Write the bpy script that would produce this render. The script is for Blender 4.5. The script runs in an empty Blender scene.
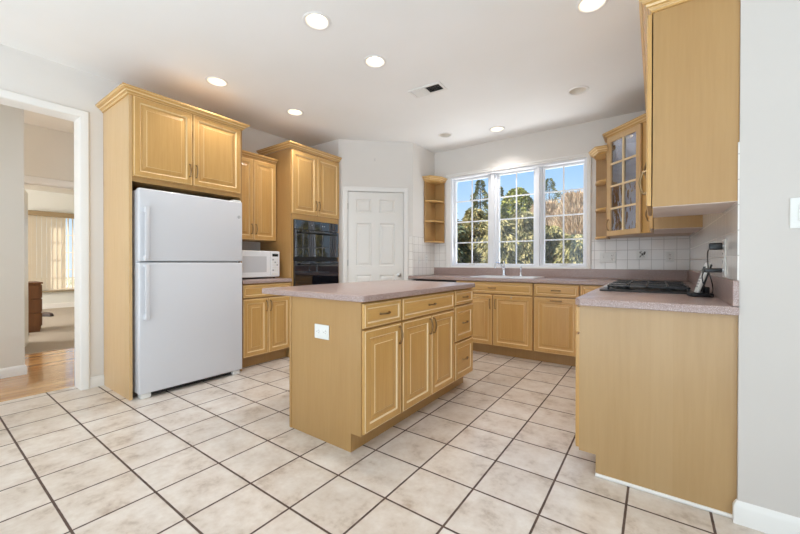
import bpy, bmesh, math, random
from mathutils import Vector, Matrix
random.seed(7)
PI = math.pi
sc = bpy.context.scene
col = sc.collection

# ---------------------------------------------------------------- camera, sky, sun, big lights, exposure
F_PX, CY, YAW, PITCH, ROLL, EYE = 356.51, 264.07, 0.6213, -0.005, 0.0014, 1.107
def set_camera():
    c, s = math.cos(YAW), math.sin(YAW)
    F = Vector((-s, c, 0)); R = Vector((c, s, 0)); U = Vector((0, 0, 1))
    F2 = F*math.cos(PITCH) + U*math.sin(PITCH); U2 = U*math.cos(PITCH) - F*math.sin(PITCH)
    R3 = R*math.cos(ROLL) + U2*math.sin(ROLL); U3 = U2*math.cos(ROLL) - R*math.sin(ROLL)
    m = Matrix((R3, U3, -F2)).transposed().to_4x4()
    m.translation = (0, 0, EYE)
    cd = bpy.data.cameras.new('camera'); cam = bpy.data.objects.new('camera', cd); col.objects.link(cam)
    cam.matrix_world = m
    cd.sensor_width = 36; cd.lens = F_PX/800*36; cd.shift_y = -(267-CY)/800
    cd.clip_start = 0.02; cd.clip_end = 300
    sc.camera = cam
set_camera()

SKY = 1.12
def make_world():
    w = bpy.data.worlds.new('sky'); sc.world = w; w.use_nodes = True
    nt = w.node_tree; nt.nodes.clear()
    out = nt.nodes.new('ShaderNodeOutputWorld'); bg = nt.nodes.new('ShaderNodeBackground')
    tc = nt.nodes.new('ShaderNodeTexCoord'); sp = nt.nodes.new('ShaderNodeSeparateXYZ'); cr = nt.nodes.new('ShaderNodeValToRGB')
    e = cr.color_ramp.elements
    e[0].position = 0.0; e[0].color = (0.62, 0.76, 0.90, 1)
    e[1].position = 1.0; e[1].color = (0.10, 0.26, 0.70, 1)
    a = e.new(0.12); a.color = (0.52, 0.73, 0.94, 1)
    a = e.new(0.28); a.color = (0.27, 0.53, 0.90, 1)
    nt.links.new(tc.outputs['Generated'], sp.inputs[0]); nt.links.new(sp.outputs['Z'], cr.inputs[0])
    nt.links.new(cr.outputs[0], bg.inputs[0]); bg.inputs[1].default_value = SKY
    nt.links.new(bg.outputs[0], out.inputs[0])
make_world()

def sun(strength, az_deg, el_deg, color):
    d = bpy.data.lights.new('sun', 'SUN'); d.energy = strength; d.angle = math.radians(0.6); d.color = color
    o = bpy.data.objects.new('sun', d); col.objects.link(o)
    az, el = math.radians(az_deg), math.radians(el_deg)
    v = Vector((math.cos(el)*math.cos(az), math.cos(el)*math.sin(az), math.sin(el)))   # towards the sun
    o.rotation_euler = v.to_track_quat('Z', 'Y').to_euler()
sun(11.0, -125, 38, (1, 0.97, 0.92))

def area(name, loc, aim, sx, sy, power, color=(1, 1, 1)):
    d = bpy.data.lights.new(name, 'AREA'); d.shape = 'RECTANGLE'; d.size = sx; d.size_y = sy; d.energy = power; d.color = color
    o = bpy.data.objects.new(name, d); col.objects.link(o); o.location = loc
    v = Vector(aim) - Vector(loc); o.rotation_euler = (-v).to_track_quat('Z', 'Y').to_euler()
    return o
# added fill lights behind the viewpoint, standing in for window daylight
FILL_TINT = (0.74, 0.88, 1.0)
area('fill_rear', (-0.6, -6.6, 1.35), (-0.6, 0, 4.6), 4.6, 2.1, 26, FILL_TINT)
area('fill_side', (3.92, -3.4, 1.35), (0, -2.2, 3.4), 3.4, 2.1, 78, FILL_TINT)
# added upward fill lights behind the viewpoint, to brighten the ceiling
area('fill_rear_up', (-0.6, -6.2, 0.35), (-0.6, -4.2, 2.7), 4.6, 0.8, 60, FILL_TINT)
area('fill_floor_up', (-0.4, -2.3, 0.04), (-0.4, -2.3, 2.7), 6.4, 4.0, 185, FILL_TINT)
# added light outside below the sill, aimed up to brighten the far ceiling
area('fill_window_up', (-1.55, 5.55, 0.55), (-1.55, 4.0, 2.2), 2.4, 1.0, 78, (0.95, 0.98, 1.0))
# added fill lights, out of view, for the rooms beyond the doorway
area('fill_hall', (-5.3, -1.9, 1.5), (-5.4, 2, 1.2), 1.2, 1.6, 85, (0.95, 0.97, 1.0))
area('fill_far_room', (-9.0, -1.9, 1.5), (-9, 2, 1.2), 2.5, 1.8, 190, (1.0, 0.98, 0.95))

sc.cycles.max_bounces = 14; sc.cycles.diffuse_bounces = 10; sc.cycles.sample_clamp_indirect = 6
sc.view_settings.view_transform = 'Standard'; sc.view_settings.look = 'None'
sc.view_settings.exposure = 0.07; sc.view_settings.gamma = 1.0; sc.view_settings.use_curve_mapping = False

# ---------------------------------------------------------------- materials
def lin(r, g, b):
    f = lambda u: (u/255/12.92) if u/255 <= 0.04045 else ((u/255+0.055)/1.055)**2.4
    return (f(r), f(g), f(b), 1)
def mat(name, color=(0.8, 0.8, 0.8, 1), rough=0.5, metal=0.0, coat=0.0, spec=0.5, emit=None, strength=0):
    m = bpy.data.materials.new(name); m.use_nodes = True
    b = m.node_tree.nodes['Principled BSDF']
    b.inputs['Base Color'].default_value = color; b.inputs['Roughness'].default_value = rough
    b.inputs['Metallic'].default_value = metal; b.inputs['Coat Weight'].default_value = coat
    b.inputs['Specular IOR Level'].default_value = spec
    if emit: b.inputs['Emission Color'].default_value = emit; b.inputs['Emission Strength'].default_value = strength
    return m
class NT:
    def __init__(s, m): s.m = m; s.nt = m.node_tree; s.b = s.nt.nodes['Principled BSDF']
    def n(s, t, **k):
        x = s.nt.nodes.new(t)
        for a, v in k.items(): setattr(x, a, v)
        return x
    def l(s, a, b): s.nt.links.new(a, b)
    def math(s, op, a, b=None, c=None):
        x = s.n('ShaderNodeMath', operation=op)
        for i, v in enumerate((a, b, c)):
            if v is None: continue
            if isinstance(v, (int, float)): x.inputs[i].default_value = v
            else: s.l(v, x.inputs[i])
        return x.outputs[0]
    def noise(s, vec, scale, detail=3, rough=0.5, vscale=None):
        if vscale:
            mp = s.n('ShaderNodeMapping'); mp.inputs['Scale'].default_value = vscale; s.l(vec, mp.inputs[0]); vec = mp.outputs[0]
        x = s.n('ShaderNodeTexNoise'); x.inputs['Scale'].default_value = scale; x.inputs['Detail'].default_value = detail
        x.inputs['Roughness'].default_value = rough; s.l(vec, x.inputs['Vector']); return x.outputs[0]
    def ramp(s, fac, *stops):
        x = s.n('ShaderNodeValToRGB'); e = x.color_ramp.elements
        while len(e) > 1: e.remove(e[-1])
        e[0].position = stops[0][0]; e[0].color = stops[0][1]
        for p, c in stops[1:]:
            k = e.new(p); k.color = c
        s.l(fac, x.inputs[0]); return x.outputs[0]
    def mix(s, fac, a, b, mode='MIX'):
        x = s.n('ShaderNodeMix', data_type='RGBA', blend_type=mode)
        if isinstance(fac, (int, float)): x.inputs[0].default_value = fac
        else: s.l(fac, x.inputs[0])
        for i, v in ((6, a), (7, b)):
            if isinstance(v, tuple): x.inputs[i].default_value = v
            else: s.l(v, x.inputs[i])
        return x.outputs[2]
    def bump(s, h, strength=0.3, dist=0.002):
        x = s.n('ShaderNodeBump'); x.inputs['Strength'].default_value = strength; x.inputs['Distance'].default_value = dist
        s.l(h, x.inputs['Height']); s.l(x.outputs[0], s.b.inputs['Normal'])
    def obj(s):
        return s.n('ShaderNodeTexCoord').outputs['Object']
    def wpos(s):
        return s.n('ShaderNodeNewGeometry').outputs['Position']

def maple(name, c1, c2, horizontal=False, bands=False, rough=0.36):
    m = mat(name, rough=rough, coat=0.15); t = NT(m); w = t.wpos()
    vs = (1, 1, 0.06) if not horizontal else (0.10, 0.10, 1)
    g = t.noise(w, 60, 4, 0.6, vs); g2 = t.noise(w, 5, 2, 0.5, vs)
    f = t.math('ADD', t.math('MULTIPLY', g, 0.45), t.math('MULTIPLY', g2, 0.55))
    c = t.ramp(f, (0.30, c1), (0.68, c2))
    if bands:
        sp = t.n('ShaderNodeSeparateXYZ'); t.l(w, sp.inputs[0])
        cell = t.math('FLOOR', t.math('DIVIDE', t.math('ADD', sp.outputs[0], sp.outputs[1]), 0.083))
        wn = t.n('ShaderNodeTexWhiteNoise', noise_dimensions='1D'); t.l(cell, wn.inputs['W'])
        c = t.mix(t.math('MULTIPLY', wn.outputs[0], 0.35), c, lin(190, 160, 118))
    t.l(c, t.b.inputs['Base Color']); t.bump(g, 0.05, 0.001)
    m.node_tree.nodes['Principled BSDF'].inputs['Coat Roughness'].default_value = 0.25
    return m
M = {}
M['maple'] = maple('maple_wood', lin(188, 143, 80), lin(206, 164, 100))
M['maple_h'] = maple('maple_wood_rails', lin(190, 145, 82), lin(207, 166, 102), horizontal=True)
M['glaze'] = mat('maple_light_groove', lin(232, 208, 166), 0.45)
M['glaze2'] = mat('maple_soft_groove', lin(226, 196, 146), 0.45)
M['sidepanel'] = maple('maple_pale_sheen_veneer', lin(196, 160, 110), lin(210, 177, 130), rough=0.3)  # pale maple; on the refrigerator enclosure its paleness paints in window sheen
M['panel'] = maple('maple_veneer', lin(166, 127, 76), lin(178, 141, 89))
M['bandpanel'] = maple('maple_banded_veneer', lin(168, 134, 88), lin(180, 147, 101), bands=True)
M['underside'] = mat('pale_melamine', lin(216, 200, 188), 0.5)
M['inner'] = mat('cabinet_interior', lin(190, 150, 96), 0.6)
M['bronze'] = mat('antique_brass', lin(150, 126, 92), 0.38, metal=1.0)
M['bronze2'] = mat('dark_brass', lin(88, 70, 50), 0.4, metal=0.9)
M['white'] = mat('white_enamel', lin(232, 233, 235), 0.32, coat=0.3)
M['white_tex'] = mat('fridge_enamel', lin(208, 209, 213), 0.30, coat=0.3)
M['plastic'] = mat('white_plastic', lin(226, 226, 222), 0.35)
M['greyplastic'] = mat('grey_plastic', lin(170, 172, 174), 0.4)
M['black'] = mat('black_plastic', lin(22, 22, 24), 0.35)
M['blackgloss'] = mat('black_glass', (0.006, 0.006, 0.010, 1), 0.015, spec=0.9)
M['blackgloss'].node_tree.nodes['Principled BSDF'].inputs['IOR'].default_value = 1.58
M['iron'] = mat('cast_iron', lin(24, 24, 26), 0.33)
M['chrome'] = mat('chrome', (0.78, 0.79, 0.82, 1), 0.12, metal=1.0)
M['nickel'] = mat('satin_nickel', (0.55, 0.54, 0.52, 1), 0.28, metal=1.0)
M['trim'] = mat('white_trim_paint', lin(232, 230, 226), 0.38)
M['vinyl'] = mat('white_window_vinyl', lin(236, 238, 242), 0.35)
M['doorpaint'] = mat('door_paint', lin(226, 224, 219), 0.35)
M['dark'] = mat('dark_gap', lin(30, 26, 24), 0.7)
M['screen'] = mat('dark_display', lin(28, 32, 30), 0.2)
M['mwglass'] = mat('microwave_window', lin(200, 201, 204), 0.3, coat=0.2)
def wallmat(name, c):
    m = mat(name, c, 0.75, spec=0.25); t = NT(m); n = t.noise(t.wpos(), 1.3, 3)
    k = (c[0]*0.97, c[1]*0.97, c[2]*0.965, 1)
    t.l(t.ramp(n, (0.35, k), (0.65, c)), t.b.inputs['Base Color'])
    t.bump(t.noise(t.wpos(), 260, 2), 0.08, 0.0006); return m
M['wall'] = wallmat('wall_paint', lin(226, 222, 217))
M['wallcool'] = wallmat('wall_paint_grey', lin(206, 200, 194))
M['ceil'] = wallmat('ceiling_paint', lin(241, 240, 238))
M['hallwall'] = wallmat('hall_paint', lin(222, 217, 208))
M['farwall'] = wallmat('far_room_paint', lin(222, 222, 216))

def floor_tile():
    m = mat('ceramic_floor_tile', rough=0.3, coat=0.12); t = NT(m); w = t.wpos()
    sp = t.n('ShaderNodeSeparateXYZ'); t.l(w, sp.inputs[0])
    a = t.math('ADD', t.math('DIVIDE', sp.outputs[0], 0.3077), 4.336)
    b = t.math('SUBTRACT', t.math('DIVIDE', sp.outputs[1], 0.3049), 3.318)
    def edge(v):
        f = t.math('FRACT', t.math('ADD', v, 40.0)); return t.math('MINIMUM', f, t.math('SUBTRACT', 1.0, f))
    e = t.math('MINIMUM', edge(a), edge(b))
    wob = t.math('MULTIPLY', t.math('SUBTRACT', t.noise(w, 30, 2), 0.5), 0.006)
    g = t.n('ShaderNodeMapRange'); g.inputs['From Min'].default_value = 0.0130; g.inputs['From Max'].default_value = 0.0200
    t.l(t.math('ADD', e, wob), g.inputs[0]); g = g.outputs[0]
    cb = t.n('ShaderNodeCombineXYZ'); t.l(t.math('FLOOR', a), cb.inputs[0]); t.l(t.math('FLOOR', b), cb.inputs[1])
    wn = t.n('ShaderNodeTexWhiteNoise', noise_dimensions='2D'); t.l(cb.outputs[0], wn.inputs['Vector'])
    off = t.n('ShaderNodeVectorMath', operation='SCALE'); t.l(wn.outputs['Color'], off.inputs[0]); off.inputs['Scale'].default_value = 9.0
    ad = t.n('ShaderNodeVectorMath', operation='ADD'); t.l(w, ad.inputs[0]); t.l(off.outputs[0], ad.inputs[1])
    n1 = t.noise(ad.outputs[0], 6.5, 6, 0.62); n2 = t.noise(ad.outputs[0], 34, 4, 0.6)
    f = t.math('ADD', t.math('MULTIPLY', n1, 0.75), t.math('MULTIPLY', n2, 0.25))
    c = t.ramp(f, (0.32, lin(166, 150, 135)), (0.45, lin(206, 195, 184)), (0.60, lin(221, 214, 206)), (0.76, lin(232, 228, 222)))
    c = t.mix(t.math('MULTIPLY', wn.outputs[0], 0.22), c, lin(192, 177, 161))
    gr = t.ramp(t.noise(w, 20, 2), (0.3, lin(64, 48, 42)), (0.7, lin(96, 76, 66)))
    t.l(t.mix(g, gr, c), t.b.inputs['Base Color'])
    r = t.math('SUBTRACT', 0.85, t.math('MULTIPLY', g, 0.56)); t.l(r, t.b.inputs['Roughness'])
    t.bump(t.math('ADD', g, t.math('MULTIPLY', n2, 0.12)), 0.5, 0.0015); return m
M['tile'] = floor_tile()

def wall_tile(name, axes, z0, u0):
    """4.25 inch white tiles; axes gives the direction along the wall."""
    m = mat(name, rough=0.16, coat=0.3); t = NT(m); w = t.wpos()
    d = t.n('ShaderNodeVectorMath', operation='DOT_PRODUCT'); t.l(w, d.inputs[0]); d.inputs[1].default_value = axes
    sp = t.n('ShaderNodeSeparateXYZ'); t.l(w, sp.inputs[0])
    def edge(v, o):
        f = t.math('FRACT', t.math('ADD', t.math('DIVIDE', t.math('SUBTRACT', v, o), 0.108), 60.0)); return t.math('MINIMUM', f, t.math('SUBTRACT', 1.0, f))
    e = t.math('MINIMUM', edge(d.outputs['Value'], u0), edge(sp.outputs[2], z0))
    g = t.n('ShaderNodeMapRange'); g.inputs['From Min'].default_value = 0.010; g.inputs['From Max'].default_value = 0.024; t.l(e, g.inputs[0])
    t.l(t.mix(g.outputs[0], lin(178, 172, 166), lin(236, 233, 228)), t.b.inputs['Base Color'])
    t.l(t.math('SUBTRACT', 0.7, t.math('MULTIPLY', g.outputs[0], 0.54)), t.b.inputs['Roughness'])
    t.bump(g.outputs[0], 0.5, 0.0012); return m

def laminate():
    m = mat('mauve_speckled_laminate', rough=0.30, coat=0.15); t = NT(m); w = t.wpos()
    n = t.noise(w, 330, 2, 0.6); n2 = t.noise(w, 150, 2, 0.5); n3 = t.noise(w, 6, 2)
    c = t.ramp(n, (0.36, lin(112, 90, 86)), (0.46, lin(156, 132, 125)), (0.56, lin(174, 152, 145)), (0.66, lin(214, 202, 198)))
    c = t.mix(0.35, c, t.ramp(n2, (0.35, lin(138, 114, 108)), (0.65, lin(190, 170, 163))))
    c = t.mix(t.math('MULTIPLY', n3, 0.15), c, lin(166, 142, 132))
    t.l(c, t.b.inputs['Base Color']); return m
M['lam'] = laminate()
def wood_floor():
    m = mat('oak_strip_floor', rough=0.16, coat=0.5); t = NT(m); w = t.wpos()
    sp = t.n('ShaderNodeSeparateXYZ'); t.l(w, sp.inputs[0])
    v = t.math('DIVIDE', sp.outputs[0], 0.08); cell = t.math('FLOOR', v)
    wn = t.n('ShaderNodeTexWhiteNoise', noise_dimensions='1D'); t.l(cell, wn.inputs['W'])
    g = t.noise(w, 40, 4, 0.6, (1, 0.06, 1))
    c = t.ramp(t.math('ADD', t.math('MULTIPLY', g, 0.6), t.math('MULTIPLY', wn.outputs[0], 0.4)), (0.25, lin(170, 122, 72)), (0.75, lin(216, 172, 116)))
    f = t.math('FRACT', t.math('ADD', v, 200)); k = t.math('LESS_THAN', f, 0.03)
    t.l(t.mix(k, c, lin(120, 84, 52)), t.b.inputs['Base Color']); return m
M['oak'] = wood_floor()
def carpet():
    m = mat('beige_carpet', rough=0.95, spec=0.1); t = NT(m); w = t.wpos()
    n = t.noise(w, 220, 3, 0.7); t.l(t.ramp(n, (0.3, lin(160, 148, 134)), (0.7, lin(200, 190, 177))), t.b.inputs['Base Color']); t.bump(n, 0.6, 0.004); return m
M['carpet'] = carpet()
M['walnut'] = maple('brown_wood', lin(98, 62, 34), lin(130, 86, 52), rough=0.4)
def glass(name, tint=(1, 1, 1, 1), bump=0.0, refl=1.0, extra=0.0):
    m = bpy.data.materials.new(name); m.use_nodes = True; nt = m.node_tree; nt.nodes.clear()
    o = nt.nodes.new('ShaderNodeOutputMaterial'); mx = nt.nodes.new('ShaderNodeMixShader'); tr = nt.nodes.new('ShaderNodeBsdfTransparent')
    gl = nt.nodes.new('ShaderNodeBsdfGlossy'); fr = nt.nodes.new('ShaderNodeFresnel'); gm = nt.nodes.new('ShaderNodeNewGeometry'); io = nt.nodes.new('ShaderNodeMapRange'); io.inputs['To Min'].default_value = 1.45; io.inputs['To Max'].default_value = 1/1.45; nt.links.new(gm.outputs['Backfacing'], io.inputs[0]); nt.links.new(io.outputs[0], fr.inputs[0])
    tr.inputs[0].default_value = tint; gl.inputs['Roughness'].default_value = 0.0
    gl.inputs[0].default_value = (refl, refl, refl, 1)
    if bump:
        tc = nt.nodes.new('ShaderNodeTexCoord'); nz = nt.nodes.new('ShaderNodeTexNoise'); nz.inputs['Scale'].default_value = 14; nz.inputs['Detail'].default_value = 1.5
        mp = nt.nodes.new('ShaderNodeMapping'); mp.inputs['Scale'].default_value = (1, 1, 0.45); mp.inputs['Rotation'].default_value = (0, 0.5, 0)
        bp = nt.nodes.new('ShaderNodeBump'); bp.inputs['Distance'].default_value = bump; bp.inputs['Strength'].default_value = 1
        nt.links.new(tc.outputs['Object'], mp.inputs[0]); nt.links.new(mp.outputs[0], nz.inputs['Vector']); nt.links.new(nz.outputs[0], bp.inputs['Height'])
        nt.links.new(bp.outputs[0], gl.inputs['Normal']); nt.links.new(bp.outputs[0], fr.inputs['Normal']); gl.inputs['Roughness'].default_value = 0.05
    ad = nt.nodes.new('ShaderNodeMath'); ad.operation = 'ADD'; ad.use_clamp = True; ad.inputs[1].default_value = extra; nt.links.new(fr.outputs[0], ad.inputs[0])
    nt.links.new(ad.outputs[0], mx.inputs[0]); nt.links.new(tr.outputs[0], mx.inputs[1]); nt.links.new(gl.outputs[0], mx.inputs[2]); nt.links.new(mx.outputs[0], o.inputs[0])
    return m
M['glass'] = glass('window_glass')
M['wavy'] = glass('wavy_cabinet_glass', (0.36, 0.50, 0.85, 1), 0.006, 0.9, 0.34)

# ---------------------------------------------------------------- mesh helpers
class MB:
    def __init__(s): s.bm = bmesh.new()
    def _mi(s, faces, mi):
        for f in faces: f.material_index = mi
    def box(s, x0, x1, y0, y1, z0, z1, mi=0, bev=0.0, seg=1):
        before = set(s.bm.faces) if bev else None
        r = bmesh.ops.create_cube(s.bm, size=1.0); vs = r['verts']
        for v in vs:
            v.co = Vector(((x0+x1)/2 + v.co.x*(x1-x0), (y0+y1)/2 + v.co.y*(y1-y0), (z0+z1)/2 + v.co.z*(z1-z0)))
        es = list({e for v in vs for e in v.link_edges})
        if bev:
            bmesh.ops.bevel(s.bm, geom=es, offset=bev, segments=seg, profile=0.5, affect='EDGES')
            s._mi([f for f in s.bm.faces if f not in before], mi)
        else: s._mi({f for v in vs for f in v.link_faces}, mi)
        return s
    def rbox(s, cx, cy, sx, sy, z0, z1, rot, mi=0):
        m = Matrix.Translation((cx, cy, (z0+z1)/2)) @ Matrix.Rotation(rot, 4, 'Z') @ Matrix.Diagonal((sx, sy, z1-z0, 1))
        r = bmesh.ops.create_cube(s.bm, size=1.0, matrix=m); s._mi({f for v in r['verts'] for f in v.link_faces}, mi); return s
    def cyl(s, p0, p1, r0, r1=None, seg=20, mi=0, caps=True):
        r1 = r0 if r1 is None else r1
        p0, p1 = Vector(p0), Vector(p1); d = p1-p0
        m = Matrix.Translation((p0+p1)/2) @ d.to_track_quat('Z', 'Y').to_matrix().to_4x4()
        r = bmesh.ops.create_cone(s.bm, cap_ends=caps, segments=seg, radius1=r0, radius2=r1, depth=d.length, matrix=m)
        s._mi({f for v in r['verts'] for f in v.link_faces}, mi); return s
    def tube(s, pts, r, seg=8, mi=0, radii=None):
        pts = [Vector(p) for p in pts]; rings = []
        up = None
        for i, p in enumerate(pts):
            t = (pts[min(i+1, len(pts)-1)] - pts[max(i-1, 0)]).normalized()
            if up is None:
                up = t.orthogonal().normalized()
            up = (up - t*up.dot(t)).normalized(); sd = t.cross(up)
            rr = radii[i] if radii else r
            rings.append([s.bm.verts.new(p + (up*math.cos(a) + sd*math.sin(a))*rr) for a in [2*PI*k/seg for k in range(seg)]])
        for a, b in zip(rings, rings[1:]):
            for k in range(seg):
                s.bm.faces.new((a[k], a[(k+1) % seg], b[(k+1) % seg], b[k])).material_index = mi
        s.bm.faces.new(rings[0][::-1]).material_index = mi; s.bm.faces.new(rings[-1]).material_index = mi
        return s
    def lathe(s, prof, c=(0, 0, 0), seg=28, mi=0, axis='Z', closed=False, caps=True):
        rings = []
        for r, h in prof:
            ring = []
            for k in range(seg):
                a = 2*PI*k/seg; q = (r*math.cos(a), r*math.sin(a), h)
                if axis == 'Y': q = (q[0], q[2], q[1])
                if axis == 'X': q = (q[2], q[0], q[1])
                ring.append(s.bm.verts.new(Vector(q)+Vector(c)))
            rings.append(ring)
        for a, b in zip(rings, rings[1:]):
            for k in range(seg): s.bm.faces.new((a[k], a[(k+1) % seg], b[(k+1) % seg], b[k])).material_index = mi
        if caps and prof[0][0] > 1e-6: s.bm.faces.new(rings[0][::-1]).material_index = mi
        if caps and prof[-1][0] > 1e-6: s.bm.faces.new(rings[-1]).material_index = mi
        return s
    def prism(s, poly, z0, z1, mi=0):
        a = [s.bm.verts.new((x, y, z0)) for x, y in poly]; b = [s.bm.verts.new((x, y, z1)) for x, y in poly]
        n = len(poly)
        fs = [s.bm.faces.new(a[::-1]), s.bm.faces.new(b)]
        fs += [s.bm.faces.new((a[i], a[(i+1) % n], b[(i+1) % n], b[i])) for i in range(n)]
        s._mi(fs, mi); return s
    def plate(s, outer, holes, z0, z1, mi=0, round_top=0.0):
        """slab with through holes; outer is counter-clockwise"""
        def off(poly, d):
            n = len(poly); o = []
            for i in range(n):
                p0, p, p1 = Vector(poly[i-1]), Vector(poly[i]), Vector(poly[(i+1) % n])
                a, b = (p-p0).normalized(), (p1-p).normalized(); na, nb = Vector((-a.y, a.x)), Vector((-b.y, b.x))
                m = (na+nb); m = m/max(1e-6, m.dot(na)) if m.length > 1e-6 else na
                o.append(p + m*d)
            return o
        def fill(loops, z, flip):
            es = []; vss = []
            for lp in loops:
                vs = [s.bm.verts.new((q[0], q[1], z)) for q in lp]; vss.append(vs)
                es += [s.bm.edges.new((vs[i], vs[(i+1) % len(vs)])) for i in range(len(vs))]
            r = bmesh.ops.triangle_fill(s.bm, use_beauty=True, use_dissolve=False, edges=es)
            hs = [set(v) for v in vss[1:]]
            bad = [f for f in r['geom'] if isinstance(f, bmesh.types.BMFace) and any(all(v in h for v in f.verts) for h in hs)]
            keep = [f for f in r['geom'] if isinstance(f, bmesh.types.BMFace) and f not in bad]
            bmesh.ops.delete(s.bm, geom=bad, context='FACES_ONLY')
            for f in keep:
                if isinstance(f, bmesh.types.BMFace):
                    f.material_index = mi; f.normal_update()
                    if (f.normal.z > 0) == flip: f.normal_flip()
            return vss
        r = round_top
        levels = [(z0, r*0.4), (z0+r*0.4, 0)] if r else [(z0, 0)]
        if r: levels += [(z1-r, 0), (z1-r*0.3, r*0.3), (z1, r)]
        else: levels += [(z1, 0)]
        bot = fill([off(outer, levels[0][1])] + holes, z0, True)
        top = fill([off(outer, levels[-1][1])] + holes, z1, False)
        prev = bot[0]
        for z, d in levels[1:-1]:
            cur = [s.bm.verts.new((q[0], q[1], z)) for q in off(outer, d)]
            for i in range(len(cur)): s.bm.faces.new((prev[i], prev[(i+1) % len(cur)], cur[(i+1) % len(cur)], cur[i])).material_index = mi
            prev = cur
        cur = top[0]
        for i in range(len(cur)): s.bm.faces.new((prev[i], prev[(i+1) % len(cur)], cur[(i+1) % len(cur)], cur[i])).material_index = mi
        for hb, ht in zip(bot[1:], top[1:]):
            n = len(hb)
            for i in range(n): s.bm.faces.new((hb[i], hb[(i+1) % n], ht[(i+1) % n], ht[i])).material_index = mi
        return s
    def sweep(s, path, prof, mi=0, closed=False):
        """profile points (outward, z) carried along a plan polyline; outward is to the right of travel"""
        n = len(path); rings = []
        for i, p in enumerate(path):
            p = Vector(p); a = b = None
            if i > 0 or closed: a = (p - Vector(path[i-1])).normalized()
            if i < n-1 or closed: b = (Vector(path[(i+1) % n]) - p).normalized()
            a = a or b; b = b or a
            na, nb = Vector((a.y, -a.x)), Vector((b.y, -b.x)); m = na+nb; m = m/max(0.2, m.dot(na))
            rings.append([s.bm.verts.new((p.x+m.x*o, p.y+m.y*o, z)) for o, z in prof])
        k = len(prof)
        pairs = list(zip(rings, rings[1:])) + ([(rings[-1], rings[0])] if closed else [])
        for a, b in pairs:
            for j in range(k):
                s.bm.faces.new((a[j], a[(j+1) % k], b[(j+1) % k], b[j])).material_index = mi
        if not closed:
            s.bm.faces.new(rings[0]).material_index = mi; s.bm.faces.new(rings[-1][::-1]).material_index = mi
        return s
    def raised(s, x0, x1, z0, z1, y, t=0.020, stile=0.056, small=False, arch=False):
        """raised-panel front; back plane at y, front towards -y. materials: 0 wood, 1 light groove"""
        if small: st = min(stile, (z1-z0)*0.24, (x1-x0)*0.24); rows = [(0, 0, 0), (0, t-.005, 0), (.005, t-.002, 0), (.006, t-.003, 1), (.009, t, 1), (st-.008, t, 0), (st-.004, t-.006, 1), (st, t-.006, 1), (st+.012, t-.002, 0)]
        else: rows = [(0, 0, 0), (0, t-.005, 0), (.005, t-.002, 0), (.0065, t-.0035, 1), (.010, t, 1), (stile-.010, t, 0), (stile-.006, t-.005, 1), (stile-.002, t-.008, 1), (stile+.006, t-.008, 0), (stile+.010, t-.010, 0), (stile+.036, t-.003, 0), (stile+.0385, t-.001, 1)]
        prev = None
        for ins, d, mi in rows:
            q = [s.bm.verts.new(c) for c in ((x0+ins, y-d, z0+ins), (x1-ins, y-d, z0+ins), (x1-ins, y-d, z1-ins), (x0+ins, y-d, z1-ins))]
            if prev:
                for i in range(4): s.bm.faces.new((prev[i], prev[(i+1) % 4], q[(i+1) % 4], q[i])).material_index = mi
            else: s.bm.faces.new(q[::-1]).material_index = 0
            prev = q
        s.bm.faces.new(prev).material_index = 0
        return s
    def build(s, name, mats, parent=None, smooth=True, loc=None, flat=False):
        bm = s.bm
        bmesh.ops.recalc_face_normals(bm, faces=bm.faces)
        me = bpy.data.meshes.new(name); bm.to_mesh(me); bm.free()
        for m in (mats if isinstance(mats, (list, tuple)) else [mats]): me.materials.append(m)
        if smooth and not flat:
            me.polygons.foreach_set('use_smooth', [True]*len(me.polygons)); me.set_sharp_from_angle(angle=math.radians(32))
        o = bpy.data.objects.new(name, me); col.objects.link(o)
        if parent: o.parent = parent
        if loc: o.location = loc
        return o

def tag(o, label=None, cat=None, group=None, kind=None):
    if label: o['label'] = label
    if cat: o['category'] = cat
    if group: o['group'] = group
    if kind: o['kind'] = kind
    return o
def thing(name, label, cat, loc=(0, 0, 0), rot=0, group=None, kind=None):
    o = bpy.data.objects.new(name, None); o.empty_display_size = 0.1; col.objects.link(o)
    o.location = loc; o.rotation_euler = (0, 0, rot); return tag(o, label, cat, group, kind)
def struct(name, mb, m, label=None, **k): return tag(mb.build(name, m, **k), label or None, None, None, 'structure')
def copy_tree(o, parent=None):
    c = o.copy(); col.objects.link(c)
    if parent: c.parent = parent
    for ch in list(o.children): copy_tree(ch, c)
    return c
def circle(cx, cy, r, n=28): return [(cx+r*math.cos(2*PI*k/n), cy+r*math.sin(2*PI*k/n)) for k in range(n)]
def rrect(x0, x1, y0, y1, r, n=5):
    o = []
    for cx, cy, a0 in ((x1-r, y0+r, -PI/2), (x1-r, y1-r, 0), (x0+r, y1-r, PI/2), (x0+r, y0+r, PI)):
        for k in range(n+1): a = a0 + PI/2*k/n; o.append((cx+r*math.cos(a), cy+r*math.sin(a)))
    return o

# ---------------------------------------------------------------- dimensions
XL, YW, XR, YN, CZ = -4.03, 4.687, 0.290, 2.070, 2.754
PA, PB = (-3.4565, 3.4045), (-2.7163, 4.0972)          # diagonal pantry wall
PANG = math.atan2(PB[1]-PA[1], PB[0]-PA[0])
LIGHTS = [(-1.885, 1.655, 1), (-1.876, 2.264, 1), (-3.258, 1.678, 1), (-3.220, 2.515, 1), (-1.595, 4.281, 1), (-0.608, 3.773, 0), (-2.217, 4.093, 0), (-0.333, 2.554, 1)]

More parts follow.
